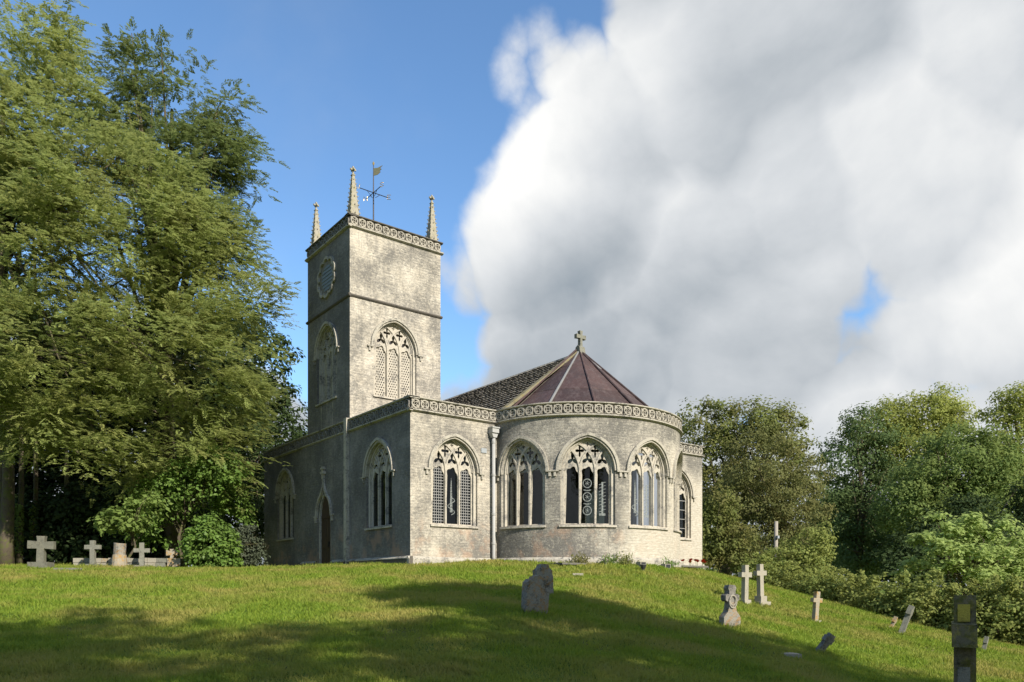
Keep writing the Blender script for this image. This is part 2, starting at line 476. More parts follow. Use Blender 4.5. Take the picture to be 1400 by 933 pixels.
class MB:
    """collects plates, boxes and tubes in (u, v, w): along the wall, up, into the wall"""
    def __init__(s):
        s.v = []
        s.f = []

    def add(s, verts, faces):
        o = len(s.v)
        s.v += [tuple(p) for p in verts]
        s.f += [[i + o for i in f] for f in faces]
        return s

    def box(s, u0, u1, v0, v1, w0, w1):
        vs = [(u0, v0, w0), (u1, v0, w0), (u1, v1, w0), (u0, v1, w0), (u0, v0, w1), (u1, v0, w1), (u1, v1, w1), (u0, v1, w1)]
        return s.add(vs, [(0, 1, 2, 3), (7, 6, 5, 4), (0, 4, 5, 1), (1, 5, 6, 2), (2, 6, 7, 3), (3, 7, 4, 0)])

    def plate(s, outer, holes, w0, w1):
        loops = [outer] + list(holes)
        flat = [p for lp in loops for p in lp]
        tris = tessellate_polygon([[Vector((p[0], p[1], 0)) for p in lp] for lp in loops])
        n = len(flat)
        vs = [(p[0], p[1], w0) for p in flat] + [(p[0], p[1], w1) for p in flat]
        fs = [tuple(x) for x in tris] + [tuple(i + n for i in reversed(x)) for x in tris]
        k = 0
        for lp in loops:
            m = len(lp)
            for i in range(m):
                a, b = k + i, k + (i + 1) % m
                fs.append((a, b, b + n, a + n))
            k += m
        return s.add(vs, fs)

    def strip(s, pts, width, w0, w1):
        """a bar of constant width following a polyline in the wall plane"""
        L, R = [], []
        n = len(pts)
        for i, p in enumerate(pts):
            a = pts[max(0, i - 1)]
            b = pts[min(n - 1, i + 1)]
            d = Vector((b[0] - a[0], b[1] - a[1])).normalized()
            q = Vector((-d.y, d.x)) * (width / 2)
            L.append((p[0] + q.x, p[1] + q.y))
            R.append((p[0] - q.x, p[1] - q.y))
        vs = [(*p, w0) for p in L] + [(*p, w0) for p in R] + [(*p, w1) for p in L] + [(*p, w1) for p in R]
        fs = []
        for i in range(n - 1):
            fs += [(i, i + 1, n + i + 1, n + i), (2 * n + i, 3 * n + i, 3 * n + i + 1, 2 * n + i + 1),
                   (i, 2 * n + i, 2 * n + i + 1, i + 1), (n + i, n + i + 1, 3 * n + i + 1, 3 * n + i)]
        fs += [(0, n, 3 * n, 2 * n), (n - 1, 3 * n - 1, 4 * n - 1, 2 * n - 1)]
        return s.add(vs, fs)

    def prism(s, profile, u0, u1):
        """profile of (v, w) points run along u"""
        n = len(profile)
        vs = [(u0, p[0], p[1]) for p in profile] + [(u1, p[0], p[1]) for p in profile]
        fs = [tuple(range(n)), tuple(range(2 * n - 1, n - 1, -1))]
        fs += [(i, (i + 1) % n, (i + 1) % n + n, i + n) for i in range(n)]
        return s.add(vs, fs)

    def tube(s, pts, radii, n=8, cap=True):
        pts = [Vector(p) for p in pts]
        base = len(s.v)
        up = Vector((0.13, 0.21, 0.97))
        for i, p in enumerate(pts):
            d = (pts[min(i + 1, len(pts) - 1)] - pts[max(0, i - 1)]).normalized()
            a = d.cross(up)
            if a.length < 1e-3:
                a = d.cross(Vector((1, 0, 0)))
            a.normalize()
            b = d.cross(a)
            r = radii[i] if hasattr(radii, '__len__') else radii
            for k in range(n):
                t = 2 * PI * k / n
                s.v.append(tuple(p + a * (r * math.cos(t)) + b * (r * math.sin(t))))
        for i in range(len(pts) - 1):
            for k in range(n):
                s.f.append([base + i * n + k, base + i * n + (k + 1) % n, base + (i + 1) * n + (k + 1) % n, base + (i + 1) * n + k])
        if cap:
            s.f.append([base + k for k in reversed(range(n))])
            e = base + (len(pts) - 1) * n
            s.f.append([e + k for k in range(n)])
        return s

    def build(s, name, mat, parent=None, mp=None, cut=None, bevel=0.0, smooth=False):
        bm = bmesh.new()
        vs = [bm.verts.new(p) for p in s.v]
        for f in s.f:
            try:
                bm.faces.new([vs[i] for i in f])
            except ValueError:
                pass
        if cut:
            u0 = min(p[0] for p in s.v)
            u1 = max(p[0] for p in s.v)
            k = math.floor(u0 / cut) + 1
            while k * cut < u1 - 1e-4:
                bmesh.ops.bisect_plane(bm, geom=bm.verts[:] + bm.edges[:] + bm.faces[:], dist=1e-5, plane_co=(k * cut, 0, 0), plane_no=(1, 0, 0))
                k += 1
        if bevel:
            bmesh.ops.bevel(bm, geom=[e for e in bm.edges if e.calc_face_angle(0) > 0.5], offset=bevel, segments=1, affect='EDGES', clamp_overlap=True)
        uvl = bm.loops.layers.uv.new('UVMap')
        for f in bm.faces:
            for lp in f.loops:
                c = lp.vert.co
                lp[uvl].uv = (c.x + c.z, c.y)
        if mp:
            for v in bm.verts:
                v.co = mp(*v.co)
        bmesh.ops.recalc_face_normals(bm, faces=bm.faces[:])
        me = bpy.data.meshes.new(name)
        bm.to_mesh(me)
        bm.free()
        if smooth:
            for p in me.polygons:
                p.use_smooth = True
        return link(name, me, mat, parent)


# ------------------------------------------------------------------ terrain
CTRL = np.array([
    (0, 0, -2.3), (0.4, 15.5, -1.27), (-3.74, 27.3, -0.03), (1.0, 27.0, -0.15), (5.5, 29.0, -0.05), (9.8, 37.5, -0.15), (-13, 38.5, 0.05), (-9, 33.5, 0.0),
    (-16, 28.5, -0.06), (-22, 29, 0.0), (-30, 35, 0.2), (-20, 45, 0.3), (0, 50, 0.1), (-8, 10, -1.62), (-15, 18, -0.82), (-8, 20, -0.72), (-2.5, 20.5, -0.78), (2.5, 23, -0.75),
    (5.1, 18, -1.7), (7.9, 26, -1.35), (9.6, 24, -1.9), (12.3, 24, -2.24), (6.9, 17, -2.2), (13.7, 22, -2.6), (8, 12, -2.75), (18, 27, -2.9), (14, 34, -1.42), (9.9, 34, -0.45),
    (5, 10, -2.45), (25, 45, -4.0), (13, 46, -1.2), (40, 60, -5), (22, 15, -4.0), (32, 30, -4.5), (12, -10, -3.4), (-12, -8, -2.4), (0, -22, -3.2), (-30, 5, -0.8), (34, 0, -5), (-40, 60, 0.5), (10, 80, -1.5),
    (-60, 20, 0.5), (60, -30, -5), (-40, -40, -2.5), (30, -50, -4), (70, 60, -5), (0, 110, -2)], dtype=float)


def _tps_fit(c, reg=0.4):
    P = c[:, :2]
    n = len(P)
    d2 = ((P[:, None] - P[None]) ** 2).sum(-1)
    K = np.where(d2 > 0, 0.5 * d2 * np.log(d2 + 1e-12), 0) + reg * np.eye(n)
    A = np.zeros((n + 3, n + 3))
    A[:n, :n] = K
    A[:n, n:] = np.c_[np.ones(n), P]
    A[n:, :n] = np.c_[np.ones(n), P].T
    return np.linalg.solve(A, np.r_[c[:, 2], 0, 0, 0])


_W = _tps_fit(CTRL)


def gz_rd(r, d):
    r = np.atleast_1d(np.asarray(r, float))
    d = np.atleast_1d(np.asarray(d, float))
    out = np.empty(len(r))
    for i in range(0, len(r), 40000):
        Q = np.c_[r[i:i + 40000], d[i:i + 40000]]
        d2 = ((Q[:, None] - CTRL[None, :, :2]) ** 2).sum(-1)
        z = (0.5 * d2 * np.log(d2 + 1e-12)) @ _W[:-3] + _W[-3] + Q @ _W[-2:]
        rad = np.hypot(Q[:, 0], Q[:, 1] - 20)
        k = np.clip((rad - 60) / 60, 0, 1)
        k = k * k * (3 - 2 * k)
        z = z * (1 - k) + (-2.5) * k
        out[i:i + 40000] = z + (0.04 * np.sin(Q[:, 0] * 1.3 + Q[:, 1] * 0.7) * np.sin(Q[:, 1] * 1.1) + 0.03 * np.sin(Q[:, 0] * 2.9 - Q[:, 1] * 1.3 + 1.0) * np.sin(Q[:, 1] * 2.3 + Q[:, 0] * 0.8)) * np.clip((30 - Q[:, 1]) / 10, 0, 1)
    return out


def gz(r, d):
    return float(gz_rd(r, d)[0])


def W3(r, d, z):
    p = CAM + RIGHT * r + FWD * d
    return Vector((p.x, p.y, z))


def W3n(r, d, z):
    r = np.asarray(r)[:, None]
    d = np.asarray(d)[:, None]
    P = np.array(CAM)[None] + r * np.array(RIGHT)[None] + d * np.array(FWD)[None]
    P[:, 2] = z
    return P


def hit(x, y, d0=6.0, d1=60.0):
    """distance along the view at which the lawn meets the sight line of a photo pixel"""
    ds = np.linspace(d0, d1, 1600)
    g = gz_rd((x - CXP) / FPX * ds, ds)
    los = CAM.z + (HYP - y) / FPX * ds
    idx = np.nonzero(los <= g)[0]
    return float(ds[idx[0]]) if len(idx) else None


def at(x, d, y=None):
    """world point seen at photo pixel (x, y) at forward distance d; on the lawn when y is left out"""
    r = (x - CXP) / FPX * d
    z = gz(r, d) if y is None else CAM.z + (HYP - y) / FPX * d
    return W3(r, d, z)


def make_ground():
    a = np.linspace(-1, 1, 231)
    g = np.sinh(a * 4.6) / np.sinh(4.6) * 700
    R, D = np.meshgrid(g, g + 20)
    z = gz_rd(R.ravel(), D.ravel())
    v = W3n(R.ravel(), D.ravel(), z)
    n = len(g)
    i = np.arange(n - 1)
    I, J = np.meshgrid(i, i)
    k = (J * n + I).ravel()
    f = np.c_[k, k + 1, k + n + 1, k + n]
    o = link('ground', np_mesh('ground', v, f, True), M['ground'])
    tag(o, kind='structure')


make_ground()

# ------------------------------------------------------------------ church
XC = 8.456                     # the nave's axis
WID = 2 * XC - 0.12
EA, EB, R0 = 4.50, 4.10, 4.33
TX0, TX1, TY0, TY1 = 0.05, 4.55, 5.12, 9.55


def mp_front(Y0):
    return lambda u, v, w: (u, Y0 + w, v)


def mp_left(X0):
    return lambda u, v, w: (X0 + w, u, v)


def mp_apse(u, v, w):
    t = PI - u / R0
    return (XC + (EA - w) * math.cos(t), -(EB - w) * math.sin(t), v)


def arch_pts(h, spring, rise, n=12):
    """pointed arch from right springing over the apex to the left springing"""
    R = (h * h + rise * rise) / (2 * h)
    c = h - R
    a1 = math.atan2(rise, -c)
    right = [(c + R * math.cos(a1 * i / n), spring + R * math.sin(a1 * i / n)) for i in range(n + 1)]
    left = [(-p[0], p[1]) for p in reversed(right[:-1])]
    return right + left


def arch_half(v, h, spring, rise):
    R = (h * h + rise * rise) / (2 * h)
    c = h - R
    q = v - spring
    if q <= 0:
        return h
    return c + math.sqrt(max(0, R * R - q * q)) if q < rise else 0


def opening(h, sill, spring, rise, n=12):
    return [(-h, sill), (h, sill)] + arch_pts(h, spring, rise, n)


def shift(pts, du, dv):
    return [(p[0] + du, p[1] + dv) for p in pts]


def foil(cu, cv, nl, r0, r1, rot, sv=1.0, p=1.2, n=36):
    out = []
    for i in range(n):
        a = 2 * PI * i / n
        r = r0 + r1 * ((1 + math.cos(nl * (a - rot))) / 2) ** p
        out.append((cu + r * math.cos(a), cv + r * math.sin(a) * sv))
    return out


def light_hole(c, half, v0, v1):
    pts = [(c - half, v0), (c + half, v0)]
    n = 20
    for i in range(n + 1):
        a = PI * i / n
        r = half * (1 - 0.20 * abs(math.sin(2.5 * a)) ** 2.0) * (1 if 0 < i < n else 1)
        pts.append((c + r * math.cos(a), v1 + 1.30 * r * math.sin(a)))
    return pts


church = empty('church', (XC, 6.0, 0.0))
tag(church, 'old stone parish church with square pinnacled tower and rounded apse on the lawn', 'church')
CH_INV = Matrix.Translation((-XC, -6.0, 0.0))


def part(mb, name, mat, parent=None, mp=None, **k):
    o = mb.build(name, mat, None, mp, **k)
    o.data.transform(CH_INV)
    o.parent = parent or church
    return o


WH, WSP, WRI = 1.06, 2.09, 1.26          # half-width, springing above the sill and rise of every window opening


def window(uc, sill, mp, kind, cut=None, label=None, hood_ext=(0.17, 0.17), trim='trim', panes=None):
    S = lambda pts: shift(pts, uc, sill)
    h2, r2 = 0.97, 1.17
    lights = (-0.62, 0.0, 0.62)
    holes = [light_hole(c, 0.264, 0.05, 1.90) for c in lights]
    holes += [foil(c * 0.97, 2.50 if c else 2.52, 3, 0.045, 0.185, PI / 2, 1.15) for c in lights]
    holes += [foil(c, 2.83, 4, 0.042, 0.135, 0, 1.38, 1.0) for c in (-0.31, 0.31)]
    holes += [foil(0, 3.08, 4, 0.02, 0.06, 0, 1.1, 1.0)]
    mb = MB()
    mb.plate(S(opening(h2 + 0.02, 0.0, WSP, r2 + 0.02)), [S(h) for h in holes], 0.20, 0.31)
    # jamb ring
    inner = opening(h2 - 0.03, 0.012, WSP, r2 - 0.03)
    outer = opening(WH + 0.02, -0.02, WSP, WRI + 0.02)
    mb.plate(S(outer), [S(inner)], 0.10, 0.42)
    # mullions and intersecting bars
    R = (h2 * h2 + r2 * r2) / (2 * h2)
    q = 0
    for m_ in (-0.31, 0.31):
        mb.box(uc + m_ - 0.033, uc + m_ + 0.033, sill + 0.005, sill + WSP - 0.02, 0.135 + 0.002 * q, 0.355 + 0.002 * q)
        for sgn in (-1, 1):
            pts = []
            for i in range(24):
                a = i * 0.06
                u = m_ + sgn * (R - R * math.cos(a))
                v = WSP - 0.06 + R * math.sin(a)
                if abs(u) > arch_half(v, h2, WSP, r2) - 0.015 or v > WSP + r2 - 0.02:
                    break
                pts.append((uc + u, sill + v))
            q += 1
            mb.strip(pts, 0.062, 0.145 + 0.004 * q, 0.345 - 0.003 * q)
    for c in (-1, 1):
        pts = [(uc + c * (p[0] - 0.045), sill + p[1]) for p in arch_pts(h2, WSP, r2 - 0.03)[:12]]
        mb.strip(pts, 0.05, 0.151 + 0.003 * c, 0.33)
    win = part(mb, 'window' if kind != 'belfry' else 'belfry_window', M[trim], church, mp, cut=cut)
    if label:
        win['label'] = label
    # hood mould
    hm = MB()
    ho = arch_pts(WH + 0.155, WSP - 0.02, WRI + 0.155, 14)
    hi = arch_pts(WH + 0.045, WSP - 0.02, WRI + 0.045, 14)
    hm.plate(S(ho + list(reversed(hi))), [], -0.10, 0.05)
    ho2 = arch_pts(WH + 0.046, WSP - 0.018, WRI + 0.046, 14)
    hi2 = arch_pts(WH - 0.03, WSP - 0.018, WRI - 0.03, 14)
    hm.plate(S(ho2 + list(reversed(hi2))), [], -0.045, 0.09)
    for sgn, e in zip((-1, 1), hood_ext):
        a, b = sorted((uc + sgn * (WH + 0.05), uc + sgn * (WH + 0.15 + e)))
        hm.box(a, b, sill + WSP - 0.075, sill + WSP - 0.021, -0.097, 0.05)
        x = uc + sgn * (WH + 0.20)
        hm.box(x - 0.045, x + 0.045, sill + WSP - 0.25, sill + WSP - 0.077, -0.07, 0.05)
    part(hm, 'hood_mould', M['trim_grey' if trim != 'trim_dark' else trim], win, mp, cut=cut)
    sb = MB()
    sb.prism([(sill - 0.10, -0.07), (sill - 0.03, -0.07), (sill + 0.03, 0.30), (sill - 0.10, 0.30)], uc - WH - 0.04, uc + WH + 0.04)
    part(sb, 'sill', M['trim'], win, mp, cut=cut)
    for i, c in enumerate(lights):
        if kind == 'belfry':
            pl = MB()
            hs = []
            for row in range(19):
                for cc in range(4):
                    u = (-0.165 + cc * 0.11) + (0.0275 if row % 2 else -0.0275)
                    v = 0.10 + row * 0.110
                    if abs(u) < 0.21 and v < 2.12:
                        hs.append([(uc + c + u + 0.034 * math.cos(k * PI / 2), sill + v + 0.044 * math.sin(k * PI / 2)) for k in range(4)])
            pl.plate([(uc + c - 0.276, sill + 0.03), (uc + c + 0.276, sill + 0.03), (uc + c + 0.276, sill + 2.26), (uc + c - 0.276, sill + 2.26)], hs, 0.270, 0.288)
            part(pl, 'pierced_panel', M[trim], win, mp)
            part(MB().box(uc + c - 0.30, uc + c + 0.30, sill, sill + 2.9, 0.44, 0.46), 'dark_backing', M['iron'], win, mp)  # added dark sheet standing in for the shade behind the pierced holes
            continue
        g = MB()
        g.box(uc + c - 0.275, uc + c + 0.275, sill + 0.035, sill + 2.24, 0.250, 0.256)
        pn = part(g, 'pane', M['glass'], win, mp, cut=cut)
        if kind == 'leaded' and i != 1:
            lt = MB()
            for k in range(1, 5):
                u = uc + c - 0.25 + 0.5 * k / 5
                lt.box(u - 0.009, u + 0.009, sill + 0.04, sill + 2.23, 0.240, 0.2485)
            for k in range(1, 20):
                v = sill + 0.04 + 2.19 * k / 20
                lt.box(uc + c - 0.255, uc + c + 0.255, v - 0.011, v + 0.011, 0.236, 0.2475)
            part(lt, 'lead_lattice', M['leadcame'], win, mp)
        elif kind == 'bars':
            for k in range(1, 5):
                v = sill + 0.04 + 2.0 * k / 4.4
                part(MB().box(uc + c - 0.255, uc + c + 0.255, v - 0.014, v + 0.014, 0.236, 0.2475), 'saddle_bar', M['leadcame'], win, mp)
        if panes and panes[i]:
            e = MB()
            u, V = uc + c, sill
            ww = (0.2445, 0.249)
            if panes[i] == 'rings':
                for k in range(3):
                    cv = V + 0.55 + 0.52 * k
                    e.plate([(u + 0.185 * math.cos(a), cv + 0.185 * math.sin(a)) for a in np.linspace(0, 2 * PI, 25)[:-1]],
                            [[(u + 0.148 * math.cos(a), cv + 0.148 * math.sin(a)) for a in np.linspace(0, 2 * PI, 25)[:-1]]], *ww)
                    for a in np.linspace(0, PI, 4)[:-1]:
                        dx, dy = 0.10 * math.cos(a + 0.3), 0.10 * math.sin(a + 0.3)
                        e.strip([(u - dx, cv - dy), (u + dx, cv + dy)], 0.018, *ww)
                    if k:
                        e.strip([(u - 0.15, cv - 0.25), (u, cv - 0.28), (u + 0.15, cv - 0.25)], 0.035, *ww)
            elif panes[i] == 'twist':
                e.box(u - 0.035, u + 0.035, V + 0.45, V + 1.65, *ww)
                for k in range(9):
                    v = V + 0.5 + k * 0.13
                    e.strip([(u - 0.14, v), (u - 0.05, v + 0.03), (u + 0.05, v + 0.09), (u + 0.14, v + 0.11)], 0.022, ww[0] - 0.002, ww[1] - 0.0015)
                e.box(u - 0.13, u + 0.13, V + 0.36, V + 0.448, *ww)
            elif panes[i] == 'spire':
                e.plate([(u - 0.06, V + 0.5), (u + 0.06, V + 0.5), (u + 0.03, V + 1.5), (u, V + 1.85), (u - 0.03, V + 1.5)], [], *ww)
                e.strip([(u + 0.16 * math.sin(k * 0.7), V + 0.4 + k * 0.05) for k in range(14)], 0.03, ww[0] - 0.002, ww[1] - 0.0015)
            part(e, 'etched_motif', M['etch'], pn, mp, cut=cut)
    if kind != 'belfry':
        g = MB()
        tp = arch_pts(h2 - 0.02, WSP, r2 - 0.02)
        g.plate(S([(-0.93, 2.27), (0.93, 2.27)] + [p for p in tp if p[1] > 2.28]), [], 0.250, 0.256)
        part(g, 'tracery_pane', M['glass'], win, mp, cut=cut)
    return win


TOPW = 5.76                     # wall head under the frieze
SILL = 1.60


def wall_hole(uc, sill=SILL):
    return shift(opening(WH, 0, WSP, WRI), uc, sill)


def rect(u0, u1, v0, v1):
    return [(u0, v0), (u1, v0), (u1, v1), (u0, v1)]


# aisle front walls
part(MB().plate(rect(0.003, 3.98, -0.9, TOPW), [wall_hole(1.95)], 0, 0.6), 'aisle_wall', M['wall'], None, mp_front(0))
part(MB().plate(rect(2 * XC - 3.98, WID - 0.003, -0.9, TOPW), [wall_hole(14.86)], 0, 0.6), 'aisle_wall', M['apse'], None, mp_front(0))
# long wall in three bays
DOOR = 7.43
door_hole = [(DOOR - 0.66, -0.05), (DOOR + 0.66, -0.05)] + shift(arch_pts(0.66, 2.35, 1.10), DOOR, 0)
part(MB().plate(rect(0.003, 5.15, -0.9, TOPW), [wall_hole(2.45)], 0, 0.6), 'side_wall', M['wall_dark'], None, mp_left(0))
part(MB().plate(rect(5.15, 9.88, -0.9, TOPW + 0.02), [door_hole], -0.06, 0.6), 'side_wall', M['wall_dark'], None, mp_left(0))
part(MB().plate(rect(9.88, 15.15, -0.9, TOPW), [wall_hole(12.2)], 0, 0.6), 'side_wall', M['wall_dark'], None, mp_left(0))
# apse, far walls
UAP = PI * R0
apw = [R0 * math.radians(a) for a in (18, 54, 90, 126, 162)]
part(MB().plate(rect(-0.02, UAP + 0.02, -0.9, TOPW), [wall_hole(u) for u in apw], 0, 0.6), 'apse_wall', M['apse'], None, mp_apse, cut=0.19)
part(MB().plate(rect(0.003, 15.15, -0.9, TOPW), [wall_hole(2.45), wall_hole(7.4), wall_hole(12.2)], -0.6, 0), 'side_wall', M['wall'], None, mp_left(WID))
part(MB().box(0.05, WID - 0.05, -0.9, TOPW, 0, 0.6), 'end_wall', M['wall'], None, mp_front(14.6))
part(MB().box(3.0, 14.0, 5.6, 6.3, 0.02, 0.4), 'end_wall', M['wall'], None, mp_front(14.6))
# floor and flat aisle roofs
f = MB().box(0.3, WID - 0.3, 0.05, 0.12, 0.3, 14.8)
part(f, 'church_floor', M['plaster'], None, mp_front(0))
part(MB().box(XC - 4.2, XC + 4.2, 0.05, 0.12, -3.6, 0.29), 'church_floor', M['plaster'], None, mp_front(0))
part(MB().box(0.35, 3.95, 5.55, 5.70, 0.35, 14.8), 'aisle_roof', M['lead'], None, mp_front(0))
part(MB().box(2 * XC - 3.95, WID - 0.35, 5.55, 5.70, 0.35, 14.8), 'aisle_roof', M['lead'], None, mp_front(0))

window(1.95, SILL, mp_front(0), 'leaded', panes=(None, 'spire', None))
window(14.86, SILL, mp_front(0), 'bars')
window(2.45, SILL, mp_left(0), 'plain', trim='trim')
window(12.2, SILL, mp_left(0), 'plain', trim='trim')
apanes = [(None, None, None), (None, 'rings', 'twist'), ('spire', 'twist', None), (None, None, None), (None, None, None)]
gap = (apw[1] - apw[0]) / 2 - WH - 0.15
for i, u in enumerate(apw):
    window(u, SILL, mp_apse, 'plain', cut=0.19, hood_ext=(0.17 if i == 0 else gap - 0.004, 0.17 if i == 4 else gap - 0.004), panes=apanes[i])
for u in (2.45, 12.2):
    window(u, SILL, lambda a, b, c: (WID - c, a, b), 'bars')


# plinth
def plinth(u0, u1, mp, mat, top=0.36, proj=0.11, cut=None, base=0.0):
    b = MB().prism([(-0.9, 0.05), (-0.9, base - proj), (top - 0.10, base - proj), (top, base - 0.005), (top, 0.05)], u0, u1)
    part(b, 'plinth', M[mat], None, mp, cut=cut)


plinth(-0.115, 3.93, mp_front(0), 'trim_grey')
plinth(-0.112, 5.15, mp_left(0), 'groove')
plinth(5.151, 6.58, mp_left(0), 'groove', base=-0.06, top=0.37)
plinth(8.28, 9.93, mp_left(0), 'groove', base=-0.06, top=0.37)
plinth(9.931, 15.2, mp_left(0), 'groove')
plinth(0.05, UAP - 0.05, mp_apse, 'trim_grey', cut=0.19)
plinth(2 * XC - 3.9, WID + 0.11, mp_front(0), 'trim_grey')
# pale plinth cap on the long wall
for a, b, w in ((0.0, 5.14, 0), (5.2, 6.56, -0.06), (8.3, 9.9, -0.06)):
    part(MB().prism([(0.27, -0.135 + w), (0.30, -0.135 + w), (0.385, w - 0.01), (0.30, w - 0.01)], a, b), 'plinth_cap', M['trim_grey'], None, mp_left(0))
# pilaster strip and quoins
part(MB().box(5.06, 5.32, -0.5, TOPW + 0.55, -0.14, 0.02), 'pilaster', M['trim'], None, mp_left(0))


# ---- friezes with roundels
def roundel_mesh():
    mb = MB()
    n = 20
    ring = lambda r: [(r * math.cos(2 * PI * i / n), r * math.sin(2 * PI * i / n)) for i in range(n)]
    mb.plate(ring(0.172), [ring(0.128)], -0.060, 0.01)
    mb.plate(foil(0, 0, 4, 0.05, 0.076, PI / 4, 1, 0.8, 24), [foil(0, 0, 4, 0.026, 0.056, PI / 4, 1, 0.8, 24)], -0.045, 0.01)
    for a in (PI / 4, 3 * PI / 4, 5 * PI / 4, 7 * PI / 4):
        mb.box(0.178 * math.cos(a) - 0.028, 0.178 * math.cos(a) + 0.028, 0.178 * math.sin(a) - 0.028, 0.178 * math.sin(a) + 0.028, -0.035, 0.01)
    return mb


_ro = roundel_mesh().build('roundel', M['frieze'], None, lambda u, v, w: (u, w, v))
RND = {'frieze': _ro.data}
RND['frieze_dark'] = _ro.data.copy()
RND['frieze_dark'].materials.clear()
RND['frieze_dark'].materials.append(M['frieze_dark'])
bpy.data.objects.remove(_ro)


def frieze(u0, u1, z0, mp, mat, cut=None, ends=(0, 0), spacing=0.388, scale=1.0, rot=0.0, coping='trim_grey'):
    e0, e1 = ends
    H = 0.50 * scale
    b = MB().box(u0, u1, z0 - 0.02, z0 + H - 0.055, 0.0, 0.34)
    par = part(b, 'parapet', M['groove'], None, mp, cut=cut)
    s = MB().prism([(z0 - 0.06, 0.05), (z0 - 0.055, -0.03), (z0 - 0.015, -0.11), (z0 + 0.035, -0.11), (z0 + 0.06, 0.02), (z0 + 0.05, 0.05)], u0 - e0 * 0.11, u1 + e1 * 0.11)
    part(s, 'string_course', M['trim_grey'], par, mp, cut=cut)
    s = MB().prism([(z0 + H - 0.075, 0.36), (z0 + H - 0.075, -0.045), (z0 + H - 0.045, -0.09), (z0 + H - 0.005, -0.09), (z0 + H + 0.02, 0.12), (z0 + H + 0.0, 0.36)], u0 - e0 * 0.09, u1 + e1 * 0.09)
    part(s, 'coping', M[coping], par, mp, cut=cut)
    n = max(1, int(round((u1 - u0) / spacing)))
    for i in range(n):
        u = u0 + (u1 - u0) * (i + 0.5) / n
        o = bpy.data.objects.new('roundel', RND[mat])
        COL.objects.link(o)
        o.parent = par
        p = Vector(mp(u, z0 + H / 2 - 0.01, 0.0))
        p2 = Vector(mp(u + 0.01, z0 + H / 2 - 0.01, 0.0))
        d = (p2 - p).normalized()
        nrm = (Vector(mp(u, 0, 0)) - Vector(mp(u, 0, 0.1))).normalized()
        # local x along the wall, local -y outwards
        X = d if d.cross(Vector((0, 0, 1))).dot(nrm) > 0 else -d
        m = Matrix((X, -nrm, Vector((0, 0, 1)))).transposed().to_4x4()
        k = (u1 - u0) / n / 0.388 * 1.0
        o.matrix_local = Matrix.Translation(p + Vector((-XC, -6.0, 0))) @ m @ Matrix.Diagonal((k, 1, scale * 1.02, 1))
    return par


frieze(0.004, 3.93, TOPW, mp_front(0.0), 'frieze', ends=(1, 0))
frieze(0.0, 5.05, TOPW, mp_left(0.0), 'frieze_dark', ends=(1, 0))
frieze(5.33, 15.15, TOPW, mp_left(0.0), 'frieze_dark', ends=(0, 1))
frieze(0.03, UAP - 0.03, TOPW, mp_apse, 'frieze', cut=0.19)
frieze(2 * XC - 3.93, WID - 0.004, TOPW, mp_front(0.0), 'frieze', ends=(0, 1))
frieze(0.0, 15.15, TOPW, lambda a, b, c: (WID - c, a, b), 'frieze', ends=(1, 1))

# ---- nave roof: stone slates in courses
RZ, RX, EZ = 9.36, XC, 5.95
EX0 = XC - 4.52


def slate_slope(name, side):
    v, fcs = [], []
    run = 4.52
    ln = math.hypot(run, RZ - EZ)
    y = 0.42
    k = 0
    nrow = 19
    hrow = ln / nrow
    dirx, dirz = -side * 0 + (run / ln), (RZ - EZ) / ln
    nx, nz = -(RZ - EZ) / ln, run / ln
    rr = random.Random(3)
    for row in range(nrow):
        y = 0.30 - rr.random() * 0.3
        s0 = row * hrow - 0.02
        s1 = s0 + hrow * 1.35
        while y < 14.7:
            w = rr.uniform(0.22, 0.42)
            ya, yb = max(y, 0.30), min(y + w - 0.005, 14.7)
            y += w
            if yb - ya < 0.05:
                continue
            lift0 = 0.110 + rr.uniform(-0.006, 0.008)
            lift1 = 0.012
            j = rr.uniform(-0.008, 0.008)
            b = len(v)
            for s, l in ((s0 + j, lift0), (s1, lift1), (s0 + j, lift0 - 0.035), (s1, lift1 - 0.03)):
                X = EX0 + dirx * s + nx * l
                Z = EZ + dirz * s + nz * l
                if side > 0:
                    X = 2 * XC - X
                v += [(X, ya, Z), (X, yb, Z)]
            fcs += [(b, b + 1, b + 3, b + 2), (b + 4, b + 6, b + 7, b + 5), (b, b + 4, b + 5, b + 1), (b, b + 2, b + 6, b + 4), (b + 1, b + 5, b + 7, b + 3)]
    me = np_mesh(name, v, fcs)
    me.transform(CH_INV)
    return me


roof = part(MB().prism([(EZ, EX0 + 0.0), (RZ - 0.02, RX), (EZ, 2 * XC - EX0)], 0.25, 14.9), 'nave_roof', M['groove'], None, lambda u, v, w: (w, u, v))
for sd in (-1, 1):
    o = link('slates', slate_slope('slates', sd), M['slate'], roof)
    tag(o, kind='stuff')
y = 0.3
while y < 14.7:
    rt = MB().prism([(RZ - 0.08, RX - 0.20), (RZ + 0.075, RX - 0.03), (RZ + 0.075, RX + 0.03), (RZ - 0.08, RX + 0.20), (RZ - 0.10, RX)], y, y + 0.585)
    part(rt, 'ridge_stone', M['trim_grey'], roof, lambda u, v, w: (w, u, v))
    y += 0.6
# gable copings behind the apse roof
for sd in (-1, 1):
    cp = MB()
    pts = [(EX0 - 0.05, EZ - 0.02), (RX, RZ + 0.10)]
    a = [(pts[0][0], pts[0][1]), (pts[1][0], pts[1][1]), (pts[1][0], pts[1][1] + 0.11), (pts[0][0] - 0.02, pts[0][1] + 0.12)]
    if sd > 0:
        a = [(2 * XC - p[0], p[1]) for p in a]
    cp.plate(a, [], -0.02, 0.30)
    part(cp, 'gable_coping', M['coping'], roof, mp_front(0.0))
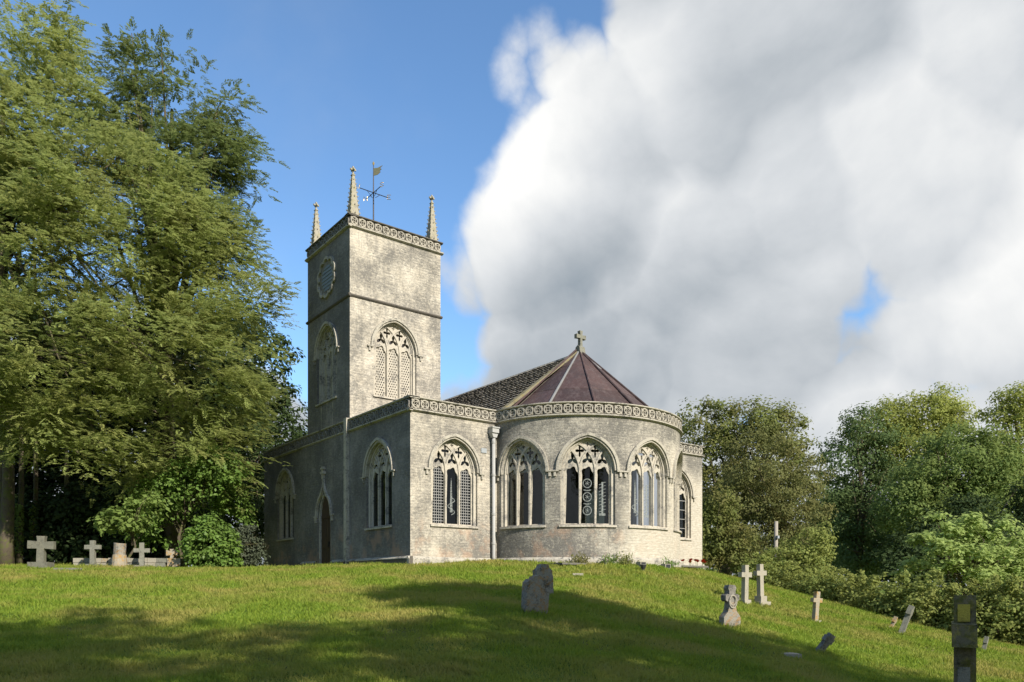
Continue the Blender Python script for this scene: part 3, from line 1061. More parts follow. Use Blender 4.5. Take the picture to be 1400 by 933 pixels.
# apse roof: lead panels between rolls
RA, RB = EA - 0.42, EB - 0.42
apex = Vector((XC, 0.02, RZ + 0.12))
ang = [180, 150, 120, 90, 60, 30, 0]
ar = part(MB().tube([(XC, -0.02, RZ - 0.1), (XC, -0.02, RZ + 0.30)], [0.17, 0.10], 8), 'apse_roof', M['lead_grey'], None)
ar['label'] = 'half-conical apse roof sheeted in brown lead'
EZ2 = 5.98


def cone_pt(a, f, lift=0.0):
    t = math.radians(a)
    b = Vector((XC + RA * math.cos(t), -RB * math.sin(t), EZ2))
    p = b.lerp(apex, f)
    return (p.x + lift * 0.6 * math.cos(t), p.y - lift * 0.6 * math.sin(t), p.z + lift * 0.8)


for i in range(len(ang) - 1):
    cuts = [0.0, 0.36, 0.74, 0.985]
    for j in range(3):
        p = MB()
        f0, f1 = cuts[j], cuts[j + 1]
        lf = 0.012 * j + 0.01
        n = 5
        vs = []
        for k in range(n + 1):
            a = ang[i] + (ang[i + 1] - ang[i]) * k / n
            # nearly flat facets
            t0 = Vector(cone_pt(ang[i], f0, lf)).lerp(Vector(cone_pt(ang[i + 1], f0, lf)), k / n)
            c0 = Vector(cone_pt(a, f0, lf)).lerp(t0, 0.55)
            t1 = Vector(cone_pt(ang[i], f1, lf)).lerp(Vector(cone_pt(ang[i + 1], f1, lf)), k / n)
            c1 = Vector(cone_pt(a, f1, lf)).lerp(t1, 0.55)
            vs += [tuple(c0), tuple(c1), (c0.x, c0.y, c0.z - 0.05), (c1.x, c1.y, c1.z - 0.05)]
        fs = []
        for k in range(n):
            b = 4 * k
            fs += [(b, b + 4, b + 5, b + 1), (b + 2, b + 3, b + 7, b + 6), (b, b + 2, b + 6, b + 4), (b + 1, b + 5, b + 7, b + 3)]
        fs += [(0, 1, 3, 2), (4 * n, 4 * n + 2, 4 * n + 3, 4 * n + 1)]
        p.add(vs, fs)
        pale = j == 2 and i == 3
        part(p, 'lead_panel', M['lead_grey' if pale else 'lead'], ar)
for i, a in enumerate(ang[1:-1]):
    r = MB().tube([cone_pt(a, f, 0.05) for f in (-0.01, 0.3, 0.6, 0.97)], [0.055, 0.055, 0.05, 0.04], 8)
    part(r, 'lead_roll', M['lead_grey' if i == 0 else 'lead'], ar)
r = MB().tube([cone_pt(180, f, 0.14) for f in (0.0, 0.97)], [0.05, 0.045], 8)
part(r, 'lead_roll', M['lead'], ar)
# gable cross
cz = RZ + 0.22


def cross_poly(w, h, arm, ah, aw, flare=0.0):
    """outline of a latin cross: shaft width w, height h, arm half-span arm at height ah, arm depth aw"""
    a = w / 2
    t = ah + aw / 2
    b = ah - aw / 2
    return [(-a, 0), (a, 0), (a - flare, b), (arm, b - flare), (arm, t + flare), (a - flare, t), (a + flare * 0.5, h), (-a - flare * 0.5, h), (-a + flare, t), (-arm, t + flare), (-arm, b - flare), (-a + flare, b)]


c = MB().plate(shift(cross_poly(0.15, 0.76, 0.27, 0.50, 0.14, 0.02), XC, cz), [], -0.10, 0.06)
c.prism([(cz - 0.4, -0.22), (cz - 0.4, 0.18), (cz + 0.05, 0.10), (cz + 0.12, -0.02), (cz + 0.05, -0.14)], XC - 0.16, XC + 0.16)
part(c, 'gable_cross', M['g_shade'], roof, mp_front(0.0), bevel=0.012)

# ---- tower
TB, TT = 5.4, 14.44
tw_holes = [shift(opening(WH, 0, WSP + 0.10, WRI), 2.22, 7.42)]
part(MB().plate(rect(TX0 + 0.003, TX1, TB, TT), [wall_hole(2.22, 7.50)], 0, 0.6), 'tower_wall', M['tower'], None, mp_front(TY0))
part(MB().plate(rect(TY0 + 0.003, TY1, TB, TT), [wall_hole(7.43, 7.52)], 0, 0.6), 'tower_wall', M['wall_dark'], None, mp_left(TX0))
part(MB().box(TY0 + 0.003, TY1 - 0.003, TB, TT, -0.6, 0), 'tower_wall', M['tower'], None, mp_left(TX1 - 0.003))
part(MB().box(TX0 + 0.6, TX1 - 0.6, TB, TT, 0, 0.6), 'tower_wall', M['tower'], None, mp_front(TY1 - 0.605))
part(MB().box(TX0 + 0.3, TX1 - 0.3, 14.3, 14.45, 0.3, TY1 - TY0 - 0.3), 'tower_roof', M['lead'], None, mp_front(TY0))
part(MB().box(TX0 + 0.5, TX1 - 0.5, 6.8, 6.95, 0.5, TY1 - TY0 - 0.5), 'belfry_floor', M['wood'], None, mp_front(TY0))
window(2.22, 7.50, mp_front(TY0), 'belfry', trim='trim')
window(7.43, 7.52, mp_left(TX0), 'belfry', trim='trim_grey')
mp_tr = lambda a, b, c: (TX1 - c, a, b)
mp_tb = lambda a, b, c: (a, TY1 - c, b)
frieze(TX0, TX1, TT, mp_front(TY0), 'frieze', ends=(1, 1), coping='groove')
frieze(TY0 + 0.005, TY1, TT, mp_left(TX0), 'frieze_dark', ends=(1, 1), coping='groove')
frieze(TY0 + 0.345, TY1, TT, mp_tr, 'frieze', ends=(0, 1), coping='groove')
frieze(TX0 + 0.345, TX1 - 0.345, TT, mp_tb, 'frieze', ends=(0, 0), coping='groove')
for mp, u0, u1 in ((mp_front(TY0), TX0 - 0.075, TX1 + 0.075), (mp_left(TX0), TY0 - 0.073, TY1 + 0.075), (mp_tr, TY0 + 0.02, TY1 + 0.075)):
    part(MB().prism([(11.46, 0.03), (11.46, -0.03), (11.51, -0.078), (11.545, -0.078), (11.60, 0.0), (11.60, 0.03)], u0, u1), 'string_course', M['groove'], None, mp)
# white run-off streaks below the side belfry sill
for du, z0_, w_ in ((-0.62, 6.35, 0.05), (-0.02, 6.45, 0.045), (0.60, 6.30, 0.06)):
    u_ = 7.43 + du
    part(MB().plate([(u_ - w_ * 0.3, z0_), (u_ + w_ * 0.3, z0_), (u_ + w_ * 0.5, 6.9), (u_ + w_ * 0.7, 7.40), (u_ - w_ * 0.7, 7.40), (u_ - w_ * 0.35, 6.85)], [], -0.004, 0.01), 'lime_streak', M['trim_grey'], None, mp_left(TX0))



# scalloped frame with boarding
def scallop(r, lobes, depth, n=144, k=1.0):
    out = []
    for i in range(n):
        a = 2 * PI * i / n
        q = abs(math.sin(lobes * a / 2))
        rr = r + depth * (q ** 0.55)
        out.append((rr * math.cos(a) * 1.02, rr * math.sin(a) * 0.98))
    return out


CY, CZ = 7.36, 12.95
fr = MB().plate(shift(scallop(0.78, 10, 0.16), CY, CZ), [shift(scallop(0.67, 10, 0.15), CY, CZ)], -0.10, 0.05)
frame = part(fr, 'scalloped_frame', M['trim_grey'], None, mp_left(TX0))
circ = lambda r, n=32: [(CY + r * math.cos(2 * PI * i / n), CZ + r * math.sin(2 * PI * i / n)) for i in range(n)]
part(MB().plate(circ(0.74), [circ(0.55)], -0.02, 0.04), 'stone_ring', M['trim_dark'] if 'trim_dark' in M else M['frieze_dark'], frame, mp_left(TX0))
for k in range(7):
    z0 = CZ - 0.56 + k * 0.16
    hw = math.sqrt(max(0.02, 0.56 ** 2 - (z0 + 0.08 - CZ) ** 2))
    part(MB().prism([(z0, -0.035), (z0 + 0.155, -0.012), (z0 + 0.155, 0.0), (z0, -0.02)], CY - hw, CY + hw), 'board', M['board'], frame, mp_left(TX0))


# pinnacles
def pinnacle(x, y, zb, h):
    mb = MB()
    n = 8
    b0 = 0.195
    sec = [(-0.05, b0 + 0.03), (0.10, b0 + 0.03), (0.11, b0), (h - 0.42, 0.055), (h - 0.38, 0.085), (h - 0.34, 0.05), (h - 0.30, 0.04)]
    vs, fs = [], []
    for z, r in sec:
        for k in range(4):
            a = PI / 4 + k * PI / 2
            vs.append((x + r * 1.414 * math.cos(a), y + r * 1.414 * math.sin(a), zb + z))
    for i in range(len(sec) - 1):
        for k in range(4):
            fs.append((i * 4 + k, i * 4 + (k + 1) % 4, i * 4 + 4 + (k + 1) % 4, i * 4 + 4 + k))
    fs += [(3, 2, 1, 0), tuple(len(vs) - 4 + k for k in range(4))]
    mb.add(vs, fs)
    pin = part(mb, 'pinnacle', M['pinn'])
    cr = MB()
    nz = 9
    for i in range(nz):
        z = 0.18 + (h - 0.75) * i / (nz - 1)
        r = b0 + (0.055 - b0) * (z - 0.11) / (h - 0.53)
        s = 0.050 - 0.002 * i
        for k in range(8):
            a = k * PI / 4
            rr = r * (1.414 if k % 2 else 1.0) + 0.02
            if k % 2 == 0 and i % 2 == 1:
                continue
            px, py = x + rr * math.cos(a), y + rr * math.sin(a)
            zc = zb + z
            v = [(px + s * 0.8 * math.cos(a + q), py + s * 0.8 * math.sin(a + q), zc) for q in (0, PI / 2, PI, 3 * PI / 2)]
            tip = (px + math.cos(a) * s * 0.7, py + math.sin(a) * s * 0.7, zc + s * 1.3)
            cr.add(v + [tip, (px, py, zc - s)], [(0, 1, 4), (1, 2, 4), (2, 3, 4), (3, 0, 4), (1, 0, 5), (2, 1, 5), (3, 2, 5), (0, 3, 5)])
    tag(part(cr, 'crockets', M['pinn'], pin), kind='stuff')
    fn = MB()
    zt = zb + h
    fn.box(x - 0.03, x + 0.03, y - 0.028, y + 0.028, zt - 0.33, zt)
    fn.box(x - 0.13, x + 0.13, y - 0.032, y + 0.032, zt - 0.17, zt - 0.10)
    fn.box(x - 0.034, x + 0.034, y - 0.13, y + 0.13, zt - 0.175, zt - 0.105)
    part(fn, 'finial', M['pinn'], pin)


for x, y in ((TX0 + 0.29, TY0 + 0.29), (TX1 - 0.29, TY0 + 0.29), (TX0 + 0.29, TY1 - 0.29), (TX1 - 0.29, TY1 - 0.29)):
    pinnacle(x, y, TT + 0.48, 2.22)

# weathervane
vx, vy = 2.30, 7.33
wv = part(MB().tube([(vx, vy, 14.4), (vx, vy, 16.9), (vx, vy, 18.75)], [0.035, 0.03, 0.018], 8), 'weathervane', M['iron'])
part(MB().tube([(vx, vy, 15.95), (vx, vy, 16.0)], [0.07, 0.07], 8), 'collar', M['iron'], wv)
for a in range(4):
    t = a * PI / 2 + 0.0
    dx, dy = math.cos(t), math.sin(t)
    arm = part(MB().tube([(vx, vy, 17.42), (vx + 0.72 * dx, vy + 0.72 * dy, 17.42)], 0.018, 6), 'arm', M['iron'], wv)
    lt = MB()
    ex, ey = vx + 0.80 * dx, vy + 0.80 * dy
    if a % 2 == 0:      # E and W read along the arm, N and S across it
        d2 = (1, 0)
    else:
        d2 = (0, 1)
    st = {0: [[(0.09, 0.2), (-0.07, 0.2), (-0.07, 0), (0.09, 0)], [(-0.07, 0.1), (0.05, 0.1)]],
          1: [[(-0.08, 0), (-0.08, 0.2), (0.08, 0), (0.08, 0.2)]],
          2: [[(-0.1, 0.2), (-0.05, 0), (0, 0.14), (0.05, 0), (0.1, 0.2)]],
          3: [[(0.08, 0.18), (0, 0.2), (-0.08, 0.15), (0.08, 0.06), (0, 0), (-0.08, 0.03)]]}[a]
    for pl in st:
        lt.tube([(ex + p[0] * RIGHT.x, ey + p[0] * RIGHT.y, 17.36 + p[1]) for p in pl], 0.018, 5)
    part(lt, 'compass_letter', M['gilt'], arm)
    part(MB().tube([(vx + 0.1 * dx, vy + 0.1 * dy, 17.22), (vx + 0.2 * dx, vy + 0.2 * dy, 17.30), (vx + 0.32 * dx, vy + 0.32 * dy, 17.41)], 0.012, 5), 'scroll', M['iron'], wv)
fl = MB()
fp = [(0.02, 0), (0.22, 0.0), (0.40, 0.09), (0.34, 0.15), (0.45, 0.21), (0.36, 0.27), (0.50, 0.36), (0.25, 0.31), (0.02, 0.34)]
fd = (RIGHT * 0.9 - FWD * 0.43).normalized()
fl.plate(fp, [], -0.012, 0.012)
part(fl, 'vane_flag', M['gilt'], wv, lambda u, v, w: (vx + fd.x * u - fd.y * w, vy + fd.y * u + fd.x * w, 18.2 + v))
part(MB().tube([(vx, vy, 18.70), (vx, vy, 18.78), (vx, vy, 18.86)], [0.03, 0.055, 0.01], 8), 'ball', M['gilt'], wv)

# ---- door
dj = MB()
din = [(DOOR - 0.57, 0.0), (DOOR + 0.57, 0.0)] + shift(arch_pts(0.57, 2.35, 1.02), DOOR, 0)
dout = [(DOOR - 0.67, -0.06), (DOOR + 0.67, -0.06)] + shift(arch_pts(0.67, 2.35, 1.12), DOOR, 0)
doorway = part(MB().plate(dout, [din], -0.03, 0.34), 'doorway', M['trim'], None, mp_left(0))
# ogee hood
og = []
for i in range(21):
    t = i / 20
    if t < 0.6:
        a = t / 0.6 * 1.15
        og.append((0.78 * math.cos(a) - 0.0, 2.40 + 0.95 * math.sin(a)))
    else:
        k = (t - 0.6) / 0.4
        x0, y0 = 0.78 * math.cos(1.15), 2.40 + 0.95 * math.sin(1.15)
        og.append((x0 * (1 - k) ** 1.9, y0 + 0.78 * k ** 1.15))
hd = MB()
for sg in (-1, 1):
    hd.strip([(DOOR + sg * p[0], p[1]) for p in og], 0.10, -0.155 - 0.002 * sg, 0.0)
    hd.box(*sorted((DOOR + sg * 0.74, DOOR + sg * 1.0)), 2.33, 2.40, -0.15, 0.0)
    hd.box(DOOR + sg * 0.86 - 0.06, DOOR + sg * 0.86 + 0.06, 2.10, 2.328, -0.14, 0.0)
part(hd, 'ogee_hood', M['trim'], doorway, mp_left(0))
fn = MB()
fn.box(DOOR - 0.06, DOOR + 0.06, 4.0, 4.55, -0.18, -0.03)
fn.box(DOOR - 0.16, DOOR + 0.16, 4.22, 4.32, -0.21, -0.035)
fn.box(DOOR - 0.12, DOOR + 0.12, 4.42, 4.50, -0.205, -0.04)
part(fn, 'hood_finial', M['trim'], doorway, mp_left(0), bevel=0.02)
dl = MB().plate(din[:2] + [p for p in din[2:]], [], 0.06, 0.13)
door = part(dl, 'door', M['wood'], None, mp_left(0))
for k in range(6):
    u = DOOR - 0.465 + k * 0.186
    part(MB().box(u - 0.08, u + 0.08, 0.02, 2.25, 0.040, 0.062), 'plank', M['wood'], door, mp_left(0))
part(MB().box(DOOR - 0.5, DOOR + 0.5, 2.27, 2.40, 0.010, 0.063), 'transom', M['wood'], door, mp_left(0))
part(MB().box(DOOR - 0.5, DOOR + 0.5, 0.95, 1.13, 0.020, 0.039), 'rail', M['wood'], door, mp_left(0))
part(MB().box(DOOR - 0.36, DOOR - 0.22, 0.97, 1.20, -0.01, 0.019), 'lock', M['iron'], door, mp_left(0))
part(MB().box(-0.95, 0.0, -0.4, 0.03, 6.8, 8.1), 'door_step', M['trim_grey'], None, lambda u, v, w: (u * 0.5 - 0.06, w, v))

# ---- downpipe and small fixtures
px = 3.69
pp = part(MB().tube([(px, -0.15, 5.22), (px, -0.15, 0.42), (px, -0.155, 0.10)], 0.068, 12), 'downpipe', M['pipe'], None, smooth=True)
hp = MB().box(px - 0.16, px + 0.16, 5.30, 5.48, -0.30, -0.005)
hp.box(px - 0.185, px + 0.185, 5.48, 5.53, -0.33, -0.003)
hp.plate([(px - 0.16, 5.30), (px - 0.08, 5.12), (px + 0.08, 5.12), (px + 0.16, 5.30)], [], -0.25, -0.04)
part(hp, 'hopper', M['pipe'], pp, mp_front(0))
for z in (0.9, 2.05, 3.6, 4.9):
    part(MB().tube([(px, -0.15, z), (px, -0.15, z + 0.09)], 0.083, 12), 'pipe_collar', M['pipe'], pp)
part(MB().tube([(px, -0.155, 0.12), (px, -0.16, 0.03), (px, -0.24, -0.02)], 0.078, 10), 'shoe', M['iron'], pp)
part(MB().box(3.18, 3.44, 4.50, 4.68, -0.03, 0.01), 'plaque', M['sign'], None, mp_front(0))


# ------------------------------------------------------------------ gravestones
def grave_root(name, x, y, label, cat, d=None, rz=0.0, group=None, sink=0.0):
    dd = d if d is not None else hit(x, y)
    p = at(x, dd)
    p.z -= sink
    e = empty(name, p, rz)
    tag(e, label, cat, group)
    return e, dd / FPX           # metres per photo pixel there


FACE = -math.atan2(FWD.x, FWD.y)      # local x to the camera's right, local y away from it


def gpart(mb, name, mat, parent, tilt=None, bevel=0.012):
    o = mb.build(name, M[mat], parent, lambda u, v, w: (u, w, v), bevel=bevel)
    if tilt is not None:
        o.data.transform(tilt)
    return o


def rough(o, amp, scale, seed=0):
    """weathered, uneven surface"""
    me = o.data
    bm = bmesh.new()
    bm.from_mesh(me)
    bmesh.ops.triangulate(bm, faces=bm.faces[:])
    bmesh.ops.subdivide_edges(bm, edges=[e for e in bm.edges if e.calc_length() > 0.12], cuts=2, use_grid_fill=True)
    from mathutils import noise
    for v in bm.verts:
        n = noise.noise_vector(v.co * scale + Vector((seed, 0, 0)))
        v.co += n * amp
    bm.to_mesh(me)
    bm.free()


def latin_cross(x, yb, yt, label, mat, arm, shaft, thick, armh=0.72, base=None, d=None, rz=0.0, lean=(0, 0), name='cross_gravestone', group=None, base_mat=None, flare=0.0, sink=0.02):
    """x, yb, yt: photo column of the foot and rows of foot and top; arm/shaft/thick in metres"""
    e, k = grave_root(name, x, yb, label, 'gravestone', d, FACE + rz, group, sink)
    H = (yb - yt) * k
    z0 = 0.0
    if base:
        for i, (bw, bh, bd) in enumerate(base):
            b = MB().box(-bw / 2, bw / 2, z0 - (0.25 if i == 0 else 0), z0 + bh, -bd / 2, bd / 2)
            o = gpart(b, 'base_block', base_mat or mat, e, bevel=0.02)
            rough(o, 0.012, 5, i + x)
            z0 += bh - 0.004
    cr = MB().plate(shift(cross_poly(shaft, H - z0 + 0.12, arm, (H - z0) * armh + 0.12, shaft * 0.95, flare), 0, z0 - 0.12), [], -thick / 2, thick / 2)
    t = Matrix.Rotation(-rz, 4, 'Z') @ Matrix.Rotation(lean[0], 4, 'Y') @ Matrix.Rotation(lean[1], 4, 'X') @ Matrix.Rotation(rz, 4, 'Z')
    o = gpart(cr, 'cross', mat, e, t, 0.018)
    rough(o, 0.006, 6, x)
    return e


G = 'gravestones on the sloping lawn'
# old shouldered slab with a second one behind it
e, k = grave_root('headstone', 730, 840, 'thick weathered headstone streaked with orange lichen, a smaller headstone behind it', 'gravestone', None, FACE + 0.45, None, 0.03)
w, h = 34 * k / 2, 53 * k
sl_ = MB().plate([(-w, -0.2), (w, -0.2), (w * 1.05, h * 0.78), (w * 0.9, h * 0.86), (w * 0.66, h * 0.85), (w * 0.5, h * 0.95), (w * 0.1, h * 1.03), (-w * 0.35, h * 1.0), (-w * 0.5, h * 0.90), (-w * 0.72, h * 0.93), (-w * 0.98, h * 0.84)], [], -0.11, 0.11)
o = gpart(sl_, 'slab', 'g_grey', e, Matrix.Rotation(0.07, 4, 'Y'), 0.02)
rough(o, 0.018, 4, 1)
d2 = hit(730, 840) + 3.6
e, k = grave_root('headstone', 742, 806, 'grey headstone with a curved pointed top, close behind the orange-streaked headstone', 'gravestone', d2, FACE + 0.45, None, 0.03)
top = CAM.z + (HYP - 772) / FPX * d2 - e.location.z
w = 14 * k
sl_ = MB().plate([(-w, -0.2), (w, -0.2), (w, top * 0.62), (w * 0.86, top * 0.70), (w * 0.88, top * 0.82), (w * 0.50, top * 0.90), (w * 0.38, top), (-w * 0.38, top), (-w * 0.50, top * 0.9), (-w * 0.88, top * 0.82), (-w * 0.86, top * 0.7), (-w, top * 0.62)], [], -0.10, 0.10)
o = gpart(sl_, 'slab', 'g_grey', e, None, 0.02)
rough(o, 0.02, 4, 2)

# stone with a cross head and carved wreath
e, k = grave_root('headstone', 998, 858, 'dark headstone shaped into a broad foot and a lobed cross with a pale wreath', 'gravestone', None, FACE + 0.35, None, 0.02)
P = lambda pts: [(a * k, b * k) for a, b in pts]
bd = MB().plate(P([(-13.5, -6), (13.5, -6), (13.5, 15), (11.5, 18), (7, 23), (5, 32), (4.5, 36), (-4.5, 36), (-5, 32), (-7, 23), (-11.5, 18), (-13.5, 15)]), [], -0.10, 0.10)
o = gpart(bd, 'foot', 'g_grey', e, None, 0.02)
rough(o, 0.008, 5, 4)
ch = MB().plate(P([(-4.6, 35), (4.6, 35), (5, 38), (8, 36.5), (11, 38.5), (11, 45), (8, 47), (5.2, 45.8), (5, 51), (6.6, 55), (4.5, 59), (-4.5, 59), (-6.6, 55), (-5, 51), (-5.2, 45.8), (-8, 47), (-11, 45), (-11, 38.5), (-8, 36.5), (-5, 38)]), [], -0.095, 0.095)
o = gpart(ch, 'cross_head', 'g_dark', e, None, 0.02)
rough(o, 0.010, 6, 5)
wr = MB()
for i in range(2):
    pts = [(0.085 * math.cos(a) * (1 + 0.2 * i), -0.11 - 0.01 * i, 38 * k + 0.12 * math.sin(a) * (1 + 0.25 * i) - 0.03 * i) for a in np.linspace(0, 2 * PI, 13)]
    wr.tube(pts, 0.018, 6, False)
o = wr.build('wreath', M['g_pale'], e)

latin_cross(1018, 826, 772, 'tall pale stone cross on a single block foot beside its step-based twin', 'g_pale', 0.25, 0.175, 0.16, 0.72, [(0.32, 0.16, 0.30)], None, 0.55, (0.02, 0))
latin_cross(1040, 827, 771, 'tall pale stone cross on a stepped two-block base', 'g_pale', 0.245, 0.175, 0.16, 0.72, [(0.52, 0.12, 0.46), (0.31, 0.20, 0.30)], None, 0.55, (-0.02, 0))
latin_cross(1114, 852, 808, 'small stone cross coated in orange lichen before the hedge', 'g_orange', 0.185, 0.145, 0.14, 0.70, [(0.32, 0.10, 0.28)], None, 0.4, (0.07, 0), base_mat='g_pale')
latin_cross(1117, 893, 860, 'short dark cross leaning steeply in the grass', 'g_dark', 0.11, 0.14, 0.12, 0.74, None, None, 0.3, (0.62, 0.1))
latin_cross(1231, 868, 825, 'tall narrow lichen-spotted gravestone leaning beside a small orange one', 'g_shade', 0.16, 0.20, 0.15, 0.80, None, None, 0.95, (0.38, 0))
latin_cross(1217, 860, 841, 'small orange leaning gravestone beside a taller leaning one', 'g_orange', 0.13, 0.11, 0.10, 0.68, None, None, 0.9, (0.45, 0))
latin_cross(1344, 891, 869, 'small pale gravestone stub leaning below the hedge', 'g_shade', 0.11, 0.12, 0.10, 0.7, None, None, 0.9, (0.25, 0))

# the near mossy cross seen from its end
dn = 8.6
pn_ = at(1319, dn)
e = empty('cross_gravestone', pn_, FACE - 0.52)
tag(e, 'large dark mossy cross with a yellow lichened panel near its top', 'gravestone')
k = dn / FPX
top = CAM.z + (HYP - 814) * k - pn_.z
arm_t = CAM.z + (HYP - 852) * k - pn_.z
arm_b = CAM.z + (HYP - 882) * k - pn_.z
sh = MB().box(-0.108, 0.108, -0.2, top, -0.11, 0.11)
o = gpart(sh, 'shaft', 'g_moss', e, None, 0.015)
rough(o, 0.005, 6, 9)
am = MB().box(-0.128, 0.112, arm_b, arm_t, -0.42, 0.42)
o = gpart(am, 'cross_arm', 'g_moss', e, None, 0.015)
rough(o, 0.005, 6, 10)

for nm, z0_, z1_, mt in (('panel', arm_t + 0.02, top - 0.10, 'g_lichen'), ('panel', arm_b - 0.20, arm_b - 0.02, 'g_moss'), ('panel', -0.1, arm_b - 0.24, 'g_shade')):
    gpart(MB().box(-0.07, 0.05, z0_, z1_, -0.122, -0.09), nm, mt, e, None, 0.008)

# crosses along the yews
LD = 29.0
latin_cross(56, 777, 731, 'largest shaded stone cross on a block base under the yews', 'g_deep_shade', 0.43, 0.26, 0.18, 0.66, [(0.66, 0.26, 0.5)], 26.5, 0.1, (0.03, 0), flare=0.015)
latin_cross(127, 777, 739, 'plain thin cross before the low wall, on the side toward the largest cross', 'g_shade', 0.29, 0.17, 0.14, 0.72, [(0.40, 0.16, 0.34)], LD, 0.0)
latin_cross(194, 777, 741, 'weathered thin cross on a dark foot before the low wall', 'g_shade', 0.28, 0.16, 0.14, 0.66, [(0.50, 0.14, 0.4)], LD, 0.3, base_mat='g_dark')

# broken column
p = at(163, LD)
e = empty('broken_column', p, FACE)
tag(e, 'broken round stone column stump on a wider drum before the low wall', 'column')
k = LD / FPX
H = CAM.z + (HYP - 743) * k - p.z
c = MB().tube([(0, 0, -0.1), (0.01, 0, H * 0.30), (0.02, 0, H * 0.54)], [0.27, 0.265, 0.245], 14)
o = c.build('drum', M['g_orange'], e)
rough(o, 0.02, 4, 20)
c = MB().tube([(0.02, 0, H * 0.53), (0.02, 0, H * 0.8), (0.03, 0, H)], [0.215, 0.21, 0.22], 14)
o = c.build('shaft', M['g_grey'], e)
rough(o, 0.018, 4, 21)

# low rubble wall with a pedestal and a small cross
wl = empty('low_wall', at(175, LD + 0.9), FACE)
tag(wl, 'low rubble stone wall behind the small crosses under the yews', 'wall')
k2 = (LD + 0.9) / FPX
u0, u1 = (104 - 175) * k2, (232 - 175) * k2
rr = random.Random(11)
zt = CAM.z + (HYP - 763) * k2 - wl.location.z
nrow = 3
for row in range(nrow):
    u = u0
    while u < u1 - 0.1:
        wd = rr.uniform(0.22, 0.45)
        a, b = u, min(u + wd - 0.015, u1)
        z0 = -0.15 + (zt + 0.15) * row / nrow
        z1 = -0.15 + (zt + 0.15) * (row + 1) / nrow - 0.012
        j = rr.uniform(-0.03, 0.03)
        st = MB().box(a, b, z0, z1 + (rr.uniform(-0.03, 0.03) if row == nrow - 1 else 0), -0.18 + j, 0.18)
        o = gpart(st, 'stone', rr.choice(['g_pale', 'g_shade', 'g_orange', 'g_pale']), wl, None, 0.02)
        u += wd
pd = MB().box(u1 + 0.01, u1 + 0.52, -0.2, zt * 0.93, -0.25, 0.25)
o = gpart(pd, 'pedestal', 'g_orange', wl, None, 0.03)
rough(o, 0.015, 4, 30)
pc = at(236, LD + 0.9)
pc.z = wl.location.z + zt * 0.93 - 0.01
e = empty('cross_gravestone', pc, FACE + 0.1)
tag(e, 'small stubby orange-tinged cross on the pedestal at the low wall end', 'gravestone')
H = CAM.z + (HYP - 751) * k2 - pc.z
o = gpart(MB().plate(cross_poly(0.16, H, 0.22, H * 0.60, 0.17, 0.02), [], -0.08, 0.08), 'cross', 'g_orange', e, None, 0.02)
rough(o, 0.006, 6, 31)


def flat_slab(x, y, wpx, mat, label, dep=0.4, h=0.07, rz=0.2, d=None):
    dd = d or hit(x, y)
    p = at(x, dd)
    k = dd / FPX
    a = wpx * k / 2
    mb = MB().plate([(-a, -dep * 0.8), (a * 0.7, -dep), (a, dep * 0.3), (a * 0.6, dep), (-a * 0.8, dep * 0.9)], [], -0.15, h)
    o = mb.build('stone_slab', M[mat], None, None, bevel=0.02)
    o.location = p
    o.rotation_euler = (0, 0, FACE + rz)
    tag(o, label, 'slab')


flat_slab(1078, 897, 26, 'g_pale', 'pale broken slab lying flush in the grass near a leaning cross', 0.25, 0.05)
flat_slab(95, 783, 32, 'g_shade', 'long low kerb stone in the grass before the largest cross', 0.3, 0.10, 0.1, 25.5)
flat_slab(790, 779, 16, 'g_pale', 'thin pale stone flag lying at the foot of the apse wall', 0.15, 0.08, 0.1, 25.6)


# small memorials at the foot of the apse
def foot_of_wall(u, off):
    p = Vector(mp_apse(u, 0, -off))
    r = (p - CAM).dot(RIGHT)
    d = (p - CAM).dot(FWD)
    p.z = gz(r, d)
    return p


def uang(deg):
    return R0 * math.radians(deg)


for deg, off, lab in ((78, 0.55, 'small black granite memorial cube at the apse foot, nearer the middle window'), (92, 0.6, 'small black granite memorial cube at the apse foot, nearer the poppies')):
    p = foot_of_wall(uang(deg), off)
    e = empty('memorial_block', p, FACE + 0.6)
    tag(e, lab, 'memorial')
    gpart(MB().box(-0.15, 0.15, -0.15, 0.17, -0.12, 0.12), 'block', 'g_pale', e, None, 0.012)
    gpart(MB().box(-0.11, 0.11, 0.0, 0.15, -0.135, -0.1), 'plaque', 'pot', e, None, 0.006)
p = foot_of_wall(uang(74), 1.25)
e = empty('memorial_vase', p)
tag(e, 'little dark flower vase standing in the grass before the apse', 'vase')
o = MB().tube([(0, 0, -0.05), (0, 0, 0.02), (0, 0, 0.16), (0, 0, 0.20)], [0.07, 0.06, 0.11, 0.12], 10).build('bowl', M['pot'], e)
MB().tube([(0, 0, 0.201), (0, 0, 0.215)], [0.125, 0.12], 10).build('rim', M['g_shade'], e)
p = foot_of_wall(uang(62), 0.32)
e = empty('memorial_vase', p)
tag(e, 'white stone vase among weeds at the apse foot', 'vase')
MB().tube([(0, 0, -0.05), (0, 0, 0.03), (0, 0, 0.18)], [0.10, 0.08, 0.14], 10).build('bowl', M['g_pale'], e)
MB().tube([(0, 0, 0.181), (0, 0, 0.21)], [0.15, 0.15], 10).build('rim', M['g_pale'], e)


